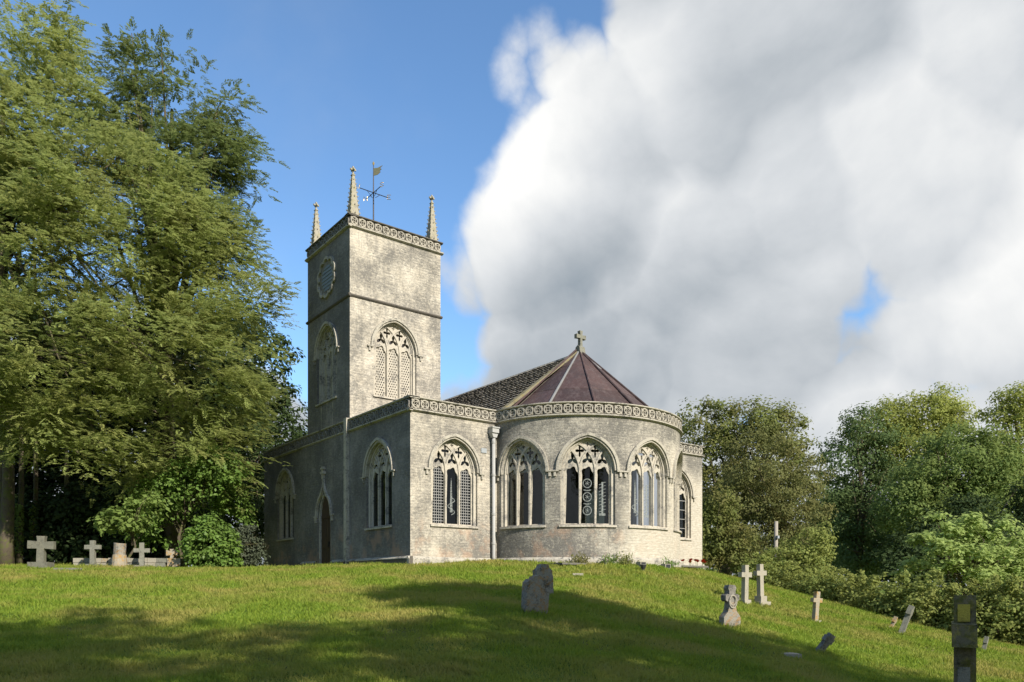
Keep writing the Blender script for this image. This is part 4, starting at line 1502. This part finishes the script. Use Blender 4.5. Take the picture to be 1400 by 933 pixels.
# ------------------------------------------------------------------ vegetation
def leaf_quads(P, A, N, ln, wd):
    """rhombic leaves: base P, axis A, normal N"""
    S = np.cross(N, A)
    S /= np.linalg.norm(S, axis=1, keepdims=True) + 1e-9
    ln = np.asarray(ln)[:, None]
    wd = np.asarray(wd)[:, None]
    v = np.empty((len(P), 4, 3), np.float32)
    v[:, 0] = P
    v[:, 1] = P + A * ln * 0.45 + S * wd * 0.5
    v[:, 2] = P + A * ln
    v[:, 3] = P + A * ln * 0.45 - S * wd * 0.5
    return v.reshape(-1, 3)


def unit(n, g):
    v = g.normal(size=(n, 3))
    return v / np.linalg.norm(v, axis=1, keepdims=True)


def leaves_mesh(name, v):
    n = len(v) // 4
    return np_mesh(name, v, np.arange(n * 4).reshape(n, 4))


def broad_crown(lobes, n_leaves, leaf, g, clump=0.55, per=45, shell=0.72, up=0.5, droop=0.1, bottom=-0.6):
    """lobes: (centre, radii) world; clumps of leaves spread through them"""
    wts = np.array([r[0] * r[1] + r[1] * r[2] + r[0] * r[2] for _, r in lobes])
    nc = max(1, n_leaves // per)
    idx = g.choice(len(lobes), nc, p=wts / wts.sum())
    C = np.array([c for c, _ in lobes])[idx]
    R = np.array([r for _, r in lobes])[idx]
    D = unit(nc, g)
    low = D[:, 2] < bottom
    D[low, 2] *= -1
    rad = shell + (1.06 - shell) * g.random(nc) ** 0.7
    inner = g.random(nc) < 0.22
    rad[inner] = 0.25 + 0.5 * g.random(inner.sum())
    rad *= 1 + 0.07 * np.clip(g.normal(size=nc), -1.5, 1.3)
    cc = C + D * R * rad[:, None]
    csz = clump * (0.6 + 0.8 * g.random(nc))
    k = np.repeat(np.arange(nc), per)
    n = len(k)
    off = unit(n, g) * (g.random(n) ** 0.5)[:, None]
    od = off.copy()
    off[:, 2] *= 0.65
    P = cc[k] + off * csz[k][:, None]
    out = D[k]
    N = od * 0.75 + out * 0.3 + np.array([0, 0, up * 0.8]) + unit(n, g) * 0.5
    N /= np.linalg.norm(N, axis=1, keepdims=True)
    A = unit(n, g) + out * 0.5 - np.array([0, 0, droop])
    A -= N * (A * N).sum(1, keepdims=True)
    A /= np.linalg.norm(A, axis=1, keepdims=True) + 1e-9
    ln = leaf * (0.65 + 0.7 * g.random(n))
    return leaf_quads(P, A, N, ln, ln * 0.62), cc


def limbs(mb, base, top, r0, targets, g, n=7):
    """trunk with a slight bend and limbs to the lobes"""
    base, top = Vector(base), Vector(top)
    bend = Vector((g.normal() * 0.25, g.normal() * 0.25, 0))
    pts = [base + Vector((0, 0, -0.3)), base + Vector((0, 0, 0.25)), base.lerp(top, 0.4) + bend, base.lerp(top, 0.75) + bend * 0.5, top]
    rs = [r0 * 1.45, r0 * 1.1, r0 * 0.85, r0 * 0.6, r0 * 0.22]
    mb.tube(pts, rs, n + 2)
    for t in targets:
        t = Vector(t)
        f = g.uniform(0.35, 0.85)
        s = base.lerp(top, f) + bend * (1 - f)
        mid = s.lerp(t, 0.5) + Vector((g.normal() * 0.3, g.normal() * 0.3, 0.35))
        r = r0 * (0.5 - 0.3 * f)
        mb.tube([s, mid, t], [r, r * 0.65, r * 0.2], n)


def lobes_px(spec, depth):
    """lobes given as photo column, row, half-width, half-height (pixels) and optional depth offset (m)"""
    out = []
    for s in spec:
        d = depth + (s[4] if len(s) > 4 else 0)
        p = at(s[0], d, s[1])
        k = d / FPX
        dp = s[2] * k * (s[5] if len(s) > 5 else 0.9)
        rx = s[2] * k
        out.append((np.array(p), np.array([(rx + dp) / 2, (rx + dp) / 2, s[3] * k])))
    return out


def broad_tree(name, label, cat, foot_x, depth, spec, n, leaf, mat, seed, trunk_r=0.3, bark='bark', group=None, clump=0.55, per=45, up=0.5, droop=0.1, shell=0.72, bottom=-0.6, lift=0.75):
    g = np.random.default_rng(seed)
    lb = lobes_px(spec, depth)
    base = at(foot_x, depth)
    root = empty(name, base)
    tag(root, label, cat, group)
    inv = Matrix.Translation(-base)
    v, cc = broad_crown(lb, n, leaf, g, clump, per, shell, up, droop, bottom)
    me = leaves_mesh('crown', v - np.array(base, dtype=np.float32))
    link('crown', me, M[mat], root)
    mb = MB()
    cen = np.mean([c for c, _ in lb], axis=0)
    topz = max(c[2] + r[2] * 0.4 for c, r in lb)
    top = (cen[0], cen[1], base.z + (topz - base.z) * lift)
    tg = [tuple(c) for c, _ in lb] + [tuple(q) for q in cc[g.choice(len(cc), min(len(cc), 14), replace=False)]]
    limbs(mb, base, top, trunk_r, tg, g)
    o = mb.build('trunk', M[bark], None, None, smooth=True)
    o.data.transform(inv)
    o.parent = root
    return root


def yew_sprays(lobes, axis, n, g, L0=0.44, leaflets=14, wd=0.048, outward=0.75, shell=0.55):
    wts = np.array([r[0] * r[1] + r[1] * r[2] + r[0] * r[2] for _, r in lobes])
    nb = n // 9                                  # boughs carry several sprays
    idx = g.choice(len(lobes), nb, p=wts / wts.sum())
    C = np.array([c for c, _ in lobes])[idx]
    R = np.array([r for _, r in lobes])[idx]
    D = unit(nb, g)
    rad = shell + (1.05 - shell) * g.random(nb) ** 0.6
    rad *= 1 + 0.06 * np.clip(g.normal(size=nb), -1.5, 1.5)
    npad = max(1, nb // 5)
    pid = g.integers(npad, size=nb)
    C, R, D, rad = C[pid], R[pid], D[pid], rad[pid]
    B = C + D * R * rad[:, None]
    psz = (0.45 + 0.75 * g.random(npad))[pid]
    hz = D.copy()
    hz[:, 2] = 0
    hz /= np.linalg.norm(hz, axis=1, keepdims=True) + 1e-9
    jit = unit(nb, g) * (g.random(nb) ** 0.5)[:, None] * psz[:, None]
    rad_out = (jit * hz).sum(1)
    jit[:, 2] *= 0.62
    B = B + jit * 1.15
    B[:, 2] -= 0.22 * rad_out
    ax = np.array(axis)[None]
    o = B - ax
    o[:, 2] = 0
    o /= np.linalg.norm(o, axis=1, keepdims=True) + 1e-9
    O = o * outward * 0.5 + D * 0.55 + unit(nb, g) * 0.6
    O[:, 2] = O[:, 2] * 0.5 + 0.02
    O /= np.linalg.norm(O, axis=1, keepdims=True)
    k = np.repeat(np.arange(nb), 9)
    m = len(k)
    # sprays strung along the bough, sagging
    tb = g.random(m)
    side = np.cross(O[k], np.array([0, 0, 1.0]))
    side /= np.linalg.norm(side, axis=1, keepdims=True) + 1e-9
    sg = g.choice([-1.0, 1.0], m)[:, None]
    P = B[k] + O[k] * (tb[:, None] * 1.1 - 0.7) + side * sg * (g.random(m)[:, None] * 0.55)
    P[:, 2] -= (tb ** 2) * 0.15 + g.random(m) * 0.16 - g.normal(size=m) * 0.06
    dirs = O[k] * 0.8 + side * sg * (0.25 + 0.55 * g.random(m)[:, None]) + unit(m, g) * 0.15
    dirs += unit(m, g) * 0.3
    dirs[:, 2] -= 0.02
    dirs /= np.linalg.norm(dirs, axis=1, keepdims=True)
    L = L0 * (0.55 + 0.7 * g.random(m))
    # leaflets on each spray
    q = np.repeat(np.arange(m), leaflets)
    j = np.tile(np.arange(leaflets), m)
    t = (j // 2 + 0.5) / (leaflets / 2)
    s2 = np.where(j % 2, 1.0, -1.0)[:, None]
    sd = np.cross(dirs, np.array([0, 0, 1.0]))
    sd /= np.linalg.norm(sd, axis=1, keepdims=True) + 1e-9
    nrm = np.cross(sd, dirs)
    rollv = nrm + sd * (g.normal(size=m) * 0.35)[:, None]
    LP = P[q] + dirs[q] * (t * L[q])[:, None]
    LP[:, 2] -= (t ** 2) * 0.20 * L[q]
    LA = dirs[q] * 0.75 + s2 * sd[q] * (0.85 - 0.35 * t)[:, None] + unit(len(q), g) * 0.22
    LA[:, 2] -= 0.12
    LA /= np.linalg.norm(LA, axis=1, keepdims=True)
    NN = rollv[q] + unit(len(q), g) * 0.35
    NN -= LA * (NN * LA).sum(1, keepdims=True)
    NN /= np.linalg.norm(NN, axis=1, keepdims=True) + 1e-9
    ll = L[q] * (0.40 - 0.20 * t) * (0.8 + 0.4 * g.random(len(q)))
    return leaf_quads(LP, LA, NN, ll, np.full(len(q), wd) * (0.8 + 0.5 * g.random(len(q)))), B


def yew_tree(name, label, foot_x, depth, spec, n, mat, seed, trunk_r, topy, L0=0.44, leaflets=14, wd=0.048, group=None):
    g = np.random.default_rng(seed)
    lb = lobes_px(spec, depth)
    base = at(foot_x, depth)
    root = empty(name, base)
    tag(root, label, 'tree', group)
    axis = (base.x, base.y, 0)
    v, B = yew_sprays(lb, axis, n, g, L0, leaflets, wd)
    link('crown', leaves_mesh('crown', v - np.array(base, dtype=np.float32)), M[mat], root)
    mb = MB()
    top = Vector(at(foot_x, depth, topy))
    limbs(mb, base, top, trunk_r, [tuple(b) for b in B[g.choice(len(B), min(len(B), 45), replace=False)]], g)
    o = mb.build('trunk', M['bark'], None, None, smooth=True)
    o.data.transform(Matrix.Translation(-base))
    o.parent = root
    return root


# the great yew at the left, a darker one behind it
yew_tree('yew_tree', 'huge spreading yew with olive sunlit sprays reaching toward the tower', 4, 34.0, [
    (20, 60, 75, 75), (0, 200, 70, 90), (25, 265, 85, 70), (-30, 400, 70, 120), (70, 190, 110, 100), (165, 300, 130, 110, -1), (40, 330, 120, 120, -2), (270, 350, 80, 85), (318, 430, 60, 60), (350, 470, 30, 55, 0.5),
    (230, 470, 120, 95, -2), (70, 480, 130, 95, -3), (318, 545, 48, 60), (245, 600, 85, 60, -1), (110, 590, 90, 55, -3.5), (20, 570, 80, 50, -3.5), (300, 630, 42, 45, 0.5), (180, 640, 60, 45, 0), (356, 400, 28, 20, 0), (352, 560, 18, 36, 1)], 38000, 'l_yew', 21, 0.30, 120)
yew_tree('dark_yew_tree', 'dark upright yew rising behind the great olive yew', 235, 36.0, [
    (190, 110, 42, 60), (155, 190, 60, 60), (268, 120, 40, 50), (285, 205, 48, 55), (235, 230, 60, 70), (250, 310, 70, 70), (320, 245, 26, 40), (300, 330, 50, 50), (225, 75, 18, 24), (300, 150, 34, 45), (320, 200, 26, 40)], 9500, 'l_yewd', 22, 0.3, 150)
# deep wood under and behind the yews
wood = [(-60, 38, 0), (40, 41, 1), (130, 44, 2), (215, 42, 3), (300, 47, 4), (345, 52, 5)]
wl_ = ['dark shaded wood tree with its trunk close behind the largest cross', 'dark shaded wood tree standing behind the thin cross and yews', 'dark shaded wood tree behind the broken column',
       'dark shaded wood tree behind the small pedestal cross', 'dark shaded wood tree behind the glossy laurel bush', 'dark shaded wood tree beside the far end of the long church wall']
for (x, d, i) in wood:
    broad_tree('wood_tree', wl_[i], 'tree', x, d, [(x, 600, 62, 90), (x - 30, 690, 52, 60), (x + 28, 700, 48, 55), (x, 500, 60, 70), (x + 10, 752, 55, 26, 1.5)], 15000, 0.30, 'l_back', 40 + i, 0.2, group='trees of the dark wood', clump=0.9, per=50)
for i, x in enumerate((-50, 15, 80, 140, 200)):
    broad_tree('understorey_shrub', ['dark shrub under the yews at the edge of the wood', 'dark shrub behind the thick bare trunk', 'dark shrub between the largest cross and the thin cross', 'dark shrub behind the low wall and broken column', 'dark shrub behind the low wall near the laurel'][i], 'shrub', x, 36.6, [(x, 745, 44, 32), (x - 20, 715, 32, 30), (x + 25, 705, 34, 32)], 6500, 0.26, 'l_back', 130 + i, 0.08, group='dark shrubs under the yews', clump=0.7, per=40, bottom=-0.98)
for i, (x, d) in enumerate(((8, 33), (26, 34.5), (46, 35.5), (88, 36))):
    b = at(x, d)
    t = empty('tree_trunk', b)
    tag(t, ['thick bare trunk under the yew canopy catching a streak of sun', 'thin ivy-clad trunk next to the thick bare trunk', 'slim trunk with ivy behind the largest cross', 'slim dark trunk standing between the two left crosses'][i], 'tree trunk')
    r = (0.28, 0.13, 0.12, 0.11)[i]
    o = MB().tube([(0, 0, -0.3), (0.03, 0, 1.2), (0.1, 0.1, 3.5), (0.1, 0.2, 7.0)], [r * 1.3, r, r * 0.85, r * 0.6], 10).build('stem', M['bark'], t, smooth=True)
    if i in (1, 2):
        g = np.random.default_rng(60 + i)
        n = 420
        a = g.random(n) * 2 * PI
        h = 0.6 + 2.2 * g.random(n)
        P = np.c_[np.cos(a) * r * 1.15, np.sin(a) * r * 1.15, h]
        Nn = np.c_[np.cos(a), np.sin(a), 0.4 + 0 * a] + unit(n, g) * 0.4
        Nn /= np.linalg.norm(Nn, axis=1, keepdims=True)
        A = unit(n, g) - np.array([0, 0, 0.6])
        A -= Nn * (A * Nn).sum(1, keepdims=True)
        A /= np.linalg.norm(A, axis=1, keepdims=True)
        link('ivy', leaves_mesh('ivy', leaf_quads(P, A, Nn, np.full(n, 0.13), np.full(n, 0.11))), M['l_syc'], t)

broad_tree('maple_sapling', 'young maple with broad pale leaves over the broken column', 'tree', 172, 30.2, [(163, 712, 26, 14), (178, 697, 22, 14), (150, 722, 14, 8), (185, 718, 14, 10), (205, 690, 20, 18, 0.6)], 1500, 0.20, 'l_syc', 70, 0.05, clump=0.35, per=22, up=0.9, bottom=-0.9)
broad_tree('ivy_shrub', 'loose sunlit shrub filling the gap under the yew beside the laurel', 'shrub', 250, 33, [(225, 690, 42, 40), (265, 665, 45, 40), (205, 735, 22, 20), (295, 650, 36, 36), (318, 690, 24, 40, 1.5)], 9000, 0.17, 'l_laurel', 71, 0.08, clump=0.5, per=36)
broad_tree('laurel_bush', 'rounded glossy green laurel bush near the far end of the long church wall', 'bush', 285, 29.6, [(288, 747, 33, 30), (272, 764, 16, 15), (308, 757, 18, 22), (288, 724, 20, 18)], 7000, 0.15, 'l_laurel', 72, 0.08, clump=0.32, per=30, shell=0.85, bottom=-0.98)
broad_tree('grey_bush', 'dull grey-green bush between the laurel and the church corner', 'bush', 334, 31.5, [(334, 750, 20, 28), (338, 735, 13, 20), (352, 762, 12, 14)], 4500, 0.09, 'l_grey', 73, 0.06, clump=0.25, per=36, shell=0.85, bottom=-0.98)

# trees at the right of the church
RT = 'trees beyond the hedge'
broad_tree('oak_tree', 'large dark-topped oak directly behind the aisle corner with the poppies', 'tree', 985, 52, [(965, 592, 45, 40), (1025, 585, 50, 34), (1068, 600, 38, 40), (985, 650, 60, 60), (1050, 660, 60, 60), (950, 700, 40, 60)], 34000, 0.20, 'l_oak', 80, 0.5, group=RT, clump=0.86, per=85, bottom=-0.95)
broad_tree('weeping_beech', 'drooping brownish beech hanging in front of the oak', 'tree', 1060, 47, [(1040, 650, 55, 60), (1085, 690, 45, 55), (1015, 705, 45, 55), (1060, 740, 55, 40), (1110, 670, 22, 50, 1)], 30000, 0.15, 'l_beech', 81, 0.3, group=RT, clump=0.69, per=85, droop=0.9, up=0.25, bottom=-0.95)
broad_tree('low_shrub', 'loose green shrub growing at the church corner by the poppies', 'shrub', 985, 44, [(968, 735, 24, 40), (1000, 745, 30, 30), (965, 765, 26, 18), (1022, 768, 24, 16), (985, 690, 22, 30)], 9000, 0.17, 'l_oak', 82, 0.1, clump=0.5, per=36, bottom=-0.98)
broad_tree('dark_tree', 'tall dark green tree in the dip between the oak and the pale ash', 'tree', 1165, 58, [(1165, 640, 45, 55), (1200, 690, 55, 60), (1140, 700, 35, 55), (1210, 745, 60, 40), (1170, 765, 50, 30), (1185, 600, 40, 40)], 30000, 0.21, 'l_dark', 83, 0.4, group=RT, clump=0.92, per=85, bottom=-0.98)
broad_tree('ash_tree', 'tall pale yellow-green ash with bare forked limbs on the skyline', 'tree', 1255, 60, [(1180, 605, 32, 34), (1215, 580, 40, 28), (1262, 572, 48, 28), (1295, 555, 24, 24), (1240, 620, 55, 40), (1300, 600, 34, 34)], 26000, 0.21, 'l_lime', 84, 0.35, 'bark_pale', group=RT, clump=0.98, per=85, bottom=-0.95)
broad_tree('ash_tree', 'full green tree spreading below the pale ash', 'tree', 1310, 50, [(1310, 630, 60, 45), (1270, 665, 50, 40), (1350, 640, 50, 50), (1240, 690, 40, 40), (1330, 690, 60, 45)], 32000, 0.20, 'l_mid', 85, 0.35, group=RT, clump=0.86, per=85, bottom=-0.98)
broad_tree('tall_tree', 'tall yellow-green tree rising beyond the young sycamore and the full green tree', 'tree', 1400, 54, [(1375, 590, 40, 38), (1420, 560, 60, 38), (1410, 640, 70, 60), (1385, 550, 24, 16), (1450, 640, 60, 80)], 26000, 0.21, 'l_lime', 86, 0.4, group=RT, clump=0.92, per=85, bottom=-0.98)
broad_tree('dark_tree', 'dark understorey tree behind the bright sycamore', 'tree', 1370, 44, [(1330, 730, 60, 50), (1400, 740, 60, 50), (1270, 750, 50, 40), (1230, 775, 40, 30), (1420, 690, 40, 50), (1310, 792, 60, 22), (1390, 792, 50, 22)], 24000, 0.20, 'l_back', 87, 0.3, group=RT, clump=0.86, per=85, bottom=-0.98)
broad_tree('young_sycamore', 'bright young sycamore with spreading layered leaves above the hedge', 'tree', 1318, 33.5, [
    (1280, 712, 14, 10), (1300, 728, 20, 11), (1262, 740, 20, 10), (1325, 715, 18, 11), (1345, 735, 22, 12), (1290, 750, 26, 12, -1), (1375, 722, 20, 11), (1398, 740, 20, 12), (1330, 758, 26, 12, -1.2),
    (1368, 760, 26, 12, -0.8), (1255, 772, 22, 9), (1235, 784, 14, 6), (1300, 778, 28, 11, -1.2), (1345, 788, 30, 12, -1.2), (1392, 785, 26, 14), (1405, 765, 20, 12), (1318, 740, 40, 32, 1.0), (1365, 770, 44, 32, 1.2)], 11500, 0.19, 'l_bright', 88, 0.12, clump=0.34, per=22, up=1.0, bottom=-0.6, shell=0.5)
broad_tree('elder_shrub', 'tall ragged elder shrub beside the telegraph pole', 'shrub', 1100, 40, [(1085, 770, 38, 30), (1110, 755, 26, 34), (1060, 785, 26, 20), (1128, 740, 10, 26), (1100, 790, 40, 18)], 12000, 0.15, 'l_hedge', 89, 0.08, clump=0.45, per=30, bottom=-0.98)

# far woods closing the view beyond
for i, (x, d, y0) in enumerate(((1120, 85, 700), (1260, 90, 690), (1400, 85, 680), (990, 90, 720), (1190, 76, 690), (-40, 62, 520), (110, 66, 480), (250, 66, 520), (370, 70, 600))):
    labs = ['distant wood tree seen in the gap beyond the dark dip', 'distant wood tree behind the pale ash', 'distant wood tree behind the tall yellow-green tree', 'distant wood tree behind the oak', 'distant wood tree showing through the dark tree in the dip', 'far wood tree behind the largest cross and yews', 'far wood tree behind the thin cross and the yew', 'far wood tree behind the laurel and the dark yew', 'far wood tree behind the long church wall end']
    broad_tree('distant_tree', labs[i], 'tree', x, d, [(x, y0, 75, 55), (x - 50, y0 + 40, 50, 50), (x + 50, y0 + 40, 50, 50), (x, y0 + 75, 70, 40)], 9000, 0.42, 'l_dark' if i < 5 else 'l_back', 100 + i, 0.4, group='far woods', clump=1.5, per=40, bottom=-0.98)


# hedge along the foot of the lawn
def hedge():
    path = [(1035, 39, 765), (1090, 37.0, 785), (1140, 34.5, 790), (1200, 32.0, 797), (1260, 30.0, 800), (1330, 28.5, 806), (1410, 27.5, 806), (1500, 26.5, 812), (1660, 25.5, 822), (1850, 24.5, 835)]
    base = at(1260, 30.0)
    root = empty('hedge', base)
    tag(root, 'clipped leafy hedge with pale new shoots along the foot of the lawn', 'hedge')
    lb = []
    for i in range(len(path) - 1):
        for f in (0.0, 0.33, 0.66):
            x = path[i][0] * (1 - f) + path[i + 1][0] * f
            d = path[i][1] * (1 - f) + path[i + 1][1] * f
            y = path[i][2] * (1 - f) + path[i + 1][2] * f
            p = at(x, d)
            top = CAM.z + (HYP - y) / FPX * d
            h = max(0.5, top - p.z) * (0.86 + 0.30 * abs(math.sin(x * 0.071) * math.sin(x * 0.023 + 1)))
            lb.append((np.array((p.x, p.y, p.z + h * 0.42)), np.array((0.95, 0.95, h * 0.56))))
    g = np.random.default_rng(120)
    v, cc = broad_crown(lb, 56000, 0.135, g, 0.34, 30, 0.8, 0.6, 0.0, -0.98)
    # upright shoots
    sp = []
    for i in range(260):
        c, r = lb[g.integers(len(lb))]
        a = g.random() * 2 * PI
        sp.append((np.array((c[0] + 0.6 * math.cos(a), c[1] + 0.6 * math.sin(a), c[2] + r[2] * (0.95 + 0.35 * g.random()))), np.array((0.10, 0.10, 0.25))))
    v2, _ = broad_crown(sp, 8500, 0.13, g, 0.13, 20, 0.5, 0.6)
    link('foliage', leaves_mesh('foliage', np.r_[v, v2] - np.array(base, dtype=np.float32)), M['l_hedge'], root)
    mb = MB()
    for c, r in lb:
        for q in range(2):
            a = g.random() * 6.28
            mb.tube([(c[0] + 0.3 * math.cos(a), c[1] + 0.3 * math.sin(a), c[2] - r[2] - 0.3), (c[0] + 0.1, c[1], c[2] + r[2] * 0.5)], [0.03, 0.012], 5)
    o = mb.build('stems', M['bark'])
    o.data.transform(Matrix.Translation(-base))
    o.parent = root
    tag(o, kind='stuff')


hedge()

# telegraph pole
b = at(1060, 42)
e = empty('telegraph_pole', b)
tag(e, 'plain pale wooden telegraph pole rising from shrubs below the oak', 'pole')
top = CAM.z + (HYP - 713) / FPX * 42 - b.z
MB().tube([(0, 0, -0.3), (0.03, 0, top * 0.5), (0.08, 0, top)], [0.13, 0.115, 0.10], 10).build('post', M['pole'], e, smooth=True)
MB().box(-0.10, 0.06, top - 0.95, top - 0.80, -0.22, -0.09).build('cable_box', M['sign'], e, lambda u, v, w: (u, w, v))

# weeds and poppies at the wall foot
for i, (deg, off, n, lab, mt) in enumerate(((50, 0.22, 260, 'brown dry weed clump against the apse plinth', 'l_beech'), (64, 0.25, 220, 'green weed clump behind the white stone vase', 'l_laurel'), (72, 0.22, 200, 'dark weed clump at the apse foot beside the black cubes', 'l_oak'), (100, 0.3, 160, 'thin weeds at the apse foot beside the poppies', 'l_laurel'))):
    p = foot_of_wall(uang(deg), off)
    g = np.random.default_rng(200 + i)
    P = np.array([0, 0, 0.0]) + g.normal(size=(n, 3)) * np.array([0.20, 0.12, 0.0])
    P[:, 2] = np.abs(g.normal(size=n)) * 0.16
    A = unit(n, g) * 0.8 + np.array([0, 0, 0.7])
    A /= np.linalg.norm(A, axis=1, keepdims=True)
    N = unit(n, g)
    N -= A * (N * A).sum(1, keepdims=True)
    N /= np.linalg.norm(N, axis=1, keepdims=True)
    o = link('weed', leaves_mesh('weed', leaf_quads(P, A, N, 0.10 + 0.08 * g.random(n), np.full(n, 0.04))), M[mt])
    o.location = p
    tag(o, lab, 'weed', None, 'stuff')
p = Vector((14.0, -1.55, 0))
p.z = gz((p - CAM).dot(RIGHT), (p - CAM).dot(FWD))
e = empty('poppies', p)
tag(e, 'bunch of red poppies at the foot of the right aisle wall', 'flowers')
g = np.random.default_rng(220)
for i in range(11):
    a, b_ = g.normal() * 0.42, g.normal() * 0.22
    h = 0.26 + 0.16 * g.random()
    st = MB().tube([(a, b_, -0.05), (a + 0.02, b_, h)], 0.008, 5).build('stem', M['l_laurel'], e)
    vs = [(a + 0.02, b_, h)]
    fs = []
    for q in range(8):
        t = q * PI / 4
        vs.append((a + 0.02 + 0.12 * math.cos(t), b_ + 0.12 * math.sin(t), h + 0.09 + 0.03 * (q % 2)))
    fs = [(0, 1 + q, 1 + (q + 1) % 8) for q in range(8)]
    MB().add(vs, fs).build('bloom', M['petal'], e)
n = 160
P = g.normal(size=(n, 3)) * np.array([0.42, 0.22, 0.0])
A = unit(n, g) * 0.6 + np.array([0, 0, 0.8])
A /= np.linalg.norm(A, axis=1, keepdims=True)
N = unit(n, g)
N -= A * (N * A).sum(1, keepdims=True)
N /= np.linalg.norm(N, axis=1, keepdims=True)
link('leaves', leaves_mesh('leaves', leaf_quads(P, A, N, 0.12 + 0.08 * g.random(n), np.full(n, 0.03))), M['l_laurel'], e)


# trees behind the camera that shade the near lawn
def shade_tree(r, d, h, rad, seed, label, n=11500, leaf=0.34):
    g = np.random.default_rng(seed)
    z = gz(r, d)
    base = W3(r, d, z)
    lb = []
    for i in range(7):
        a = g.random() * 2 * PI
        q = rad * 0.5 * math.sqrt(g.random())
        rr_ = rad * (0.45 + 0.2 * g.random())
        c = W3(r + q * math.cos(a), d + q * math.sin(a), z + h * (0.55 + 0.3 * g.random()))
        lb.append((np.array(c), np.array((rr_, rr_, rr_ * 0.8))))
    root = empty('churchyard_tree', base)
    tag(root, label, 'tree', 'trees on the near side of the churchyard')
    v, cc = broad_crown(lb, n, leaf, g, 0.9, 26, 0.6, 0.5, 0.1, -0.95)
    link('crown', leaves_mesh('crown', v - np.array(base, dtype=np.float32)), M['l_oak'], root)
    mb = MB()
    limbs(mb, base, W3(r, d, z + h * 0.75), 0.4, [tuple(c) for c, _ in lb], g)
    o = mb.build('trunk', M['bark'], None, None, smooth=True)
    o.data.transform(Matrix.Translation(-base))
    o.parent = root


SHADE = [(18.2, -3.0, 24.0, 5.4, 301), (9.5, -11.5, 24.0, 5.6, 302), (3.5, -12.5, 22.0, 5.0, 303), (14.2, 1.5, 23.0, 2.8, 304), (16.5, -10.0, 24.0, 6.0, 305)]
for i, s in enumerate(SHADE):
    shade_tree(*s, ['spreading oak on the near slope below the hedge end', 'spreading oak second in the row along the near slope', 'spreading oak at the yew end of the row', 'slender small-crowned oak nearest the lawn in the row', 'broad oak furthest down the near slope'][i])


# ------------------------------------------------------------------ grass
def grass(n, name):
    g = np.random.default_rng(500)
    d = 6.8 + (38 - 6.8) * g.random(n * 2) ** 1.35
    r = (g.random(n * 2) * 1.66 - 0.83) * d
    # a blade may not stand inside the church
    rel = W3n(r, d, 0 * r)
    X, Y = rel[:, 0], rel[:, 1]
    inside = (X > -0.1) & (Y > -0.1) & (X < WID + 0.1) & (Y < 15.2)
    inside |= ((X - XC) / (EA + 0.12)) ** 2 + (Y / (EB + 0.12)) ** 2 < 1
    keep = np.nonzero(~inside)[0][:n]
    r, d = r[keep], d[keep]
    # uncut grass round the feet of the stones
    er, ed = [], []
    for ob in COL.objects:
        if ob.parent is None and ob.get('category') in ('gravestone', 'column') and ob.type == 'EMPTY':
            q = ob.location - CAM
            rr_, dd_ = q.dot(RIGHT), q.dot(FWD)
            k_ = 330
            aa = g.random(k_) * 2 * PI
            rad = 0.16 + 0.22 * g.random(k_)
            er.append(rr_ + rad * np.cos(aa))
            ed.append(dd_ + rad * np.sin(aa))
    near = np.r_[np.zeros(len(r), bool), np.ones(sum(len(x) for x in er), bool)]
    r = np.r_[r, np.concatenate(er)]
    d = np.r_[d, np.concatenate(ed)]
    z = gz_rd(r, d)
    P = W3n(r, d, z - 0.005)
    m = len(P)
    patch = 0.5 + 0.5 * np.sin(r * 1.7 + np.sin(d * 1.1) * 1.5) * np.sin(d * 1.3 + np.sin(r * 0.9) * 1.2)
    h = (0.028 + 0.040 * g.random(m) + 0.040 * patch * g.random(m)) * (0.8 + d / 45)
    tuft = (np.sin(r * 5.1 + 3 * np.sin(d * 1.9)) * np.sin(d * 4.3 + 2.5 * np.sin(r * 2.2)) > 0.72)
    h = np.where(tuft, h * 1.7, h)
    h[near] = 0.07 + 0.09 * g.random(near.sum())
    a = g.random(m) * 2 * PI
    wd = (0.007 + 0.006 * g.random(m)) * (0.7 + d / 18)
    lean = g.normal(size=(m, 2)) * 0.5
    v = np.empty((m, 3, 3), np.float32)
    sx = np.c_[np.cos(a), np.sin(a), 0 * a] * wd[:, None]
    v[:, 0] = P - sx
    v[:, 1] = P + sx
    v[:, 2] = P + np.c_[lean * h[:, None], h]
    o = link(name, np_mesh(name, v.reshape(-1, 3), np.arange(m * 3).reshape(m, 3)), M['l_grass'])
    tag(o, 'mown churchyard grass covering the slope', 'grass', kind='stuff')


grass(590000, 'grass')
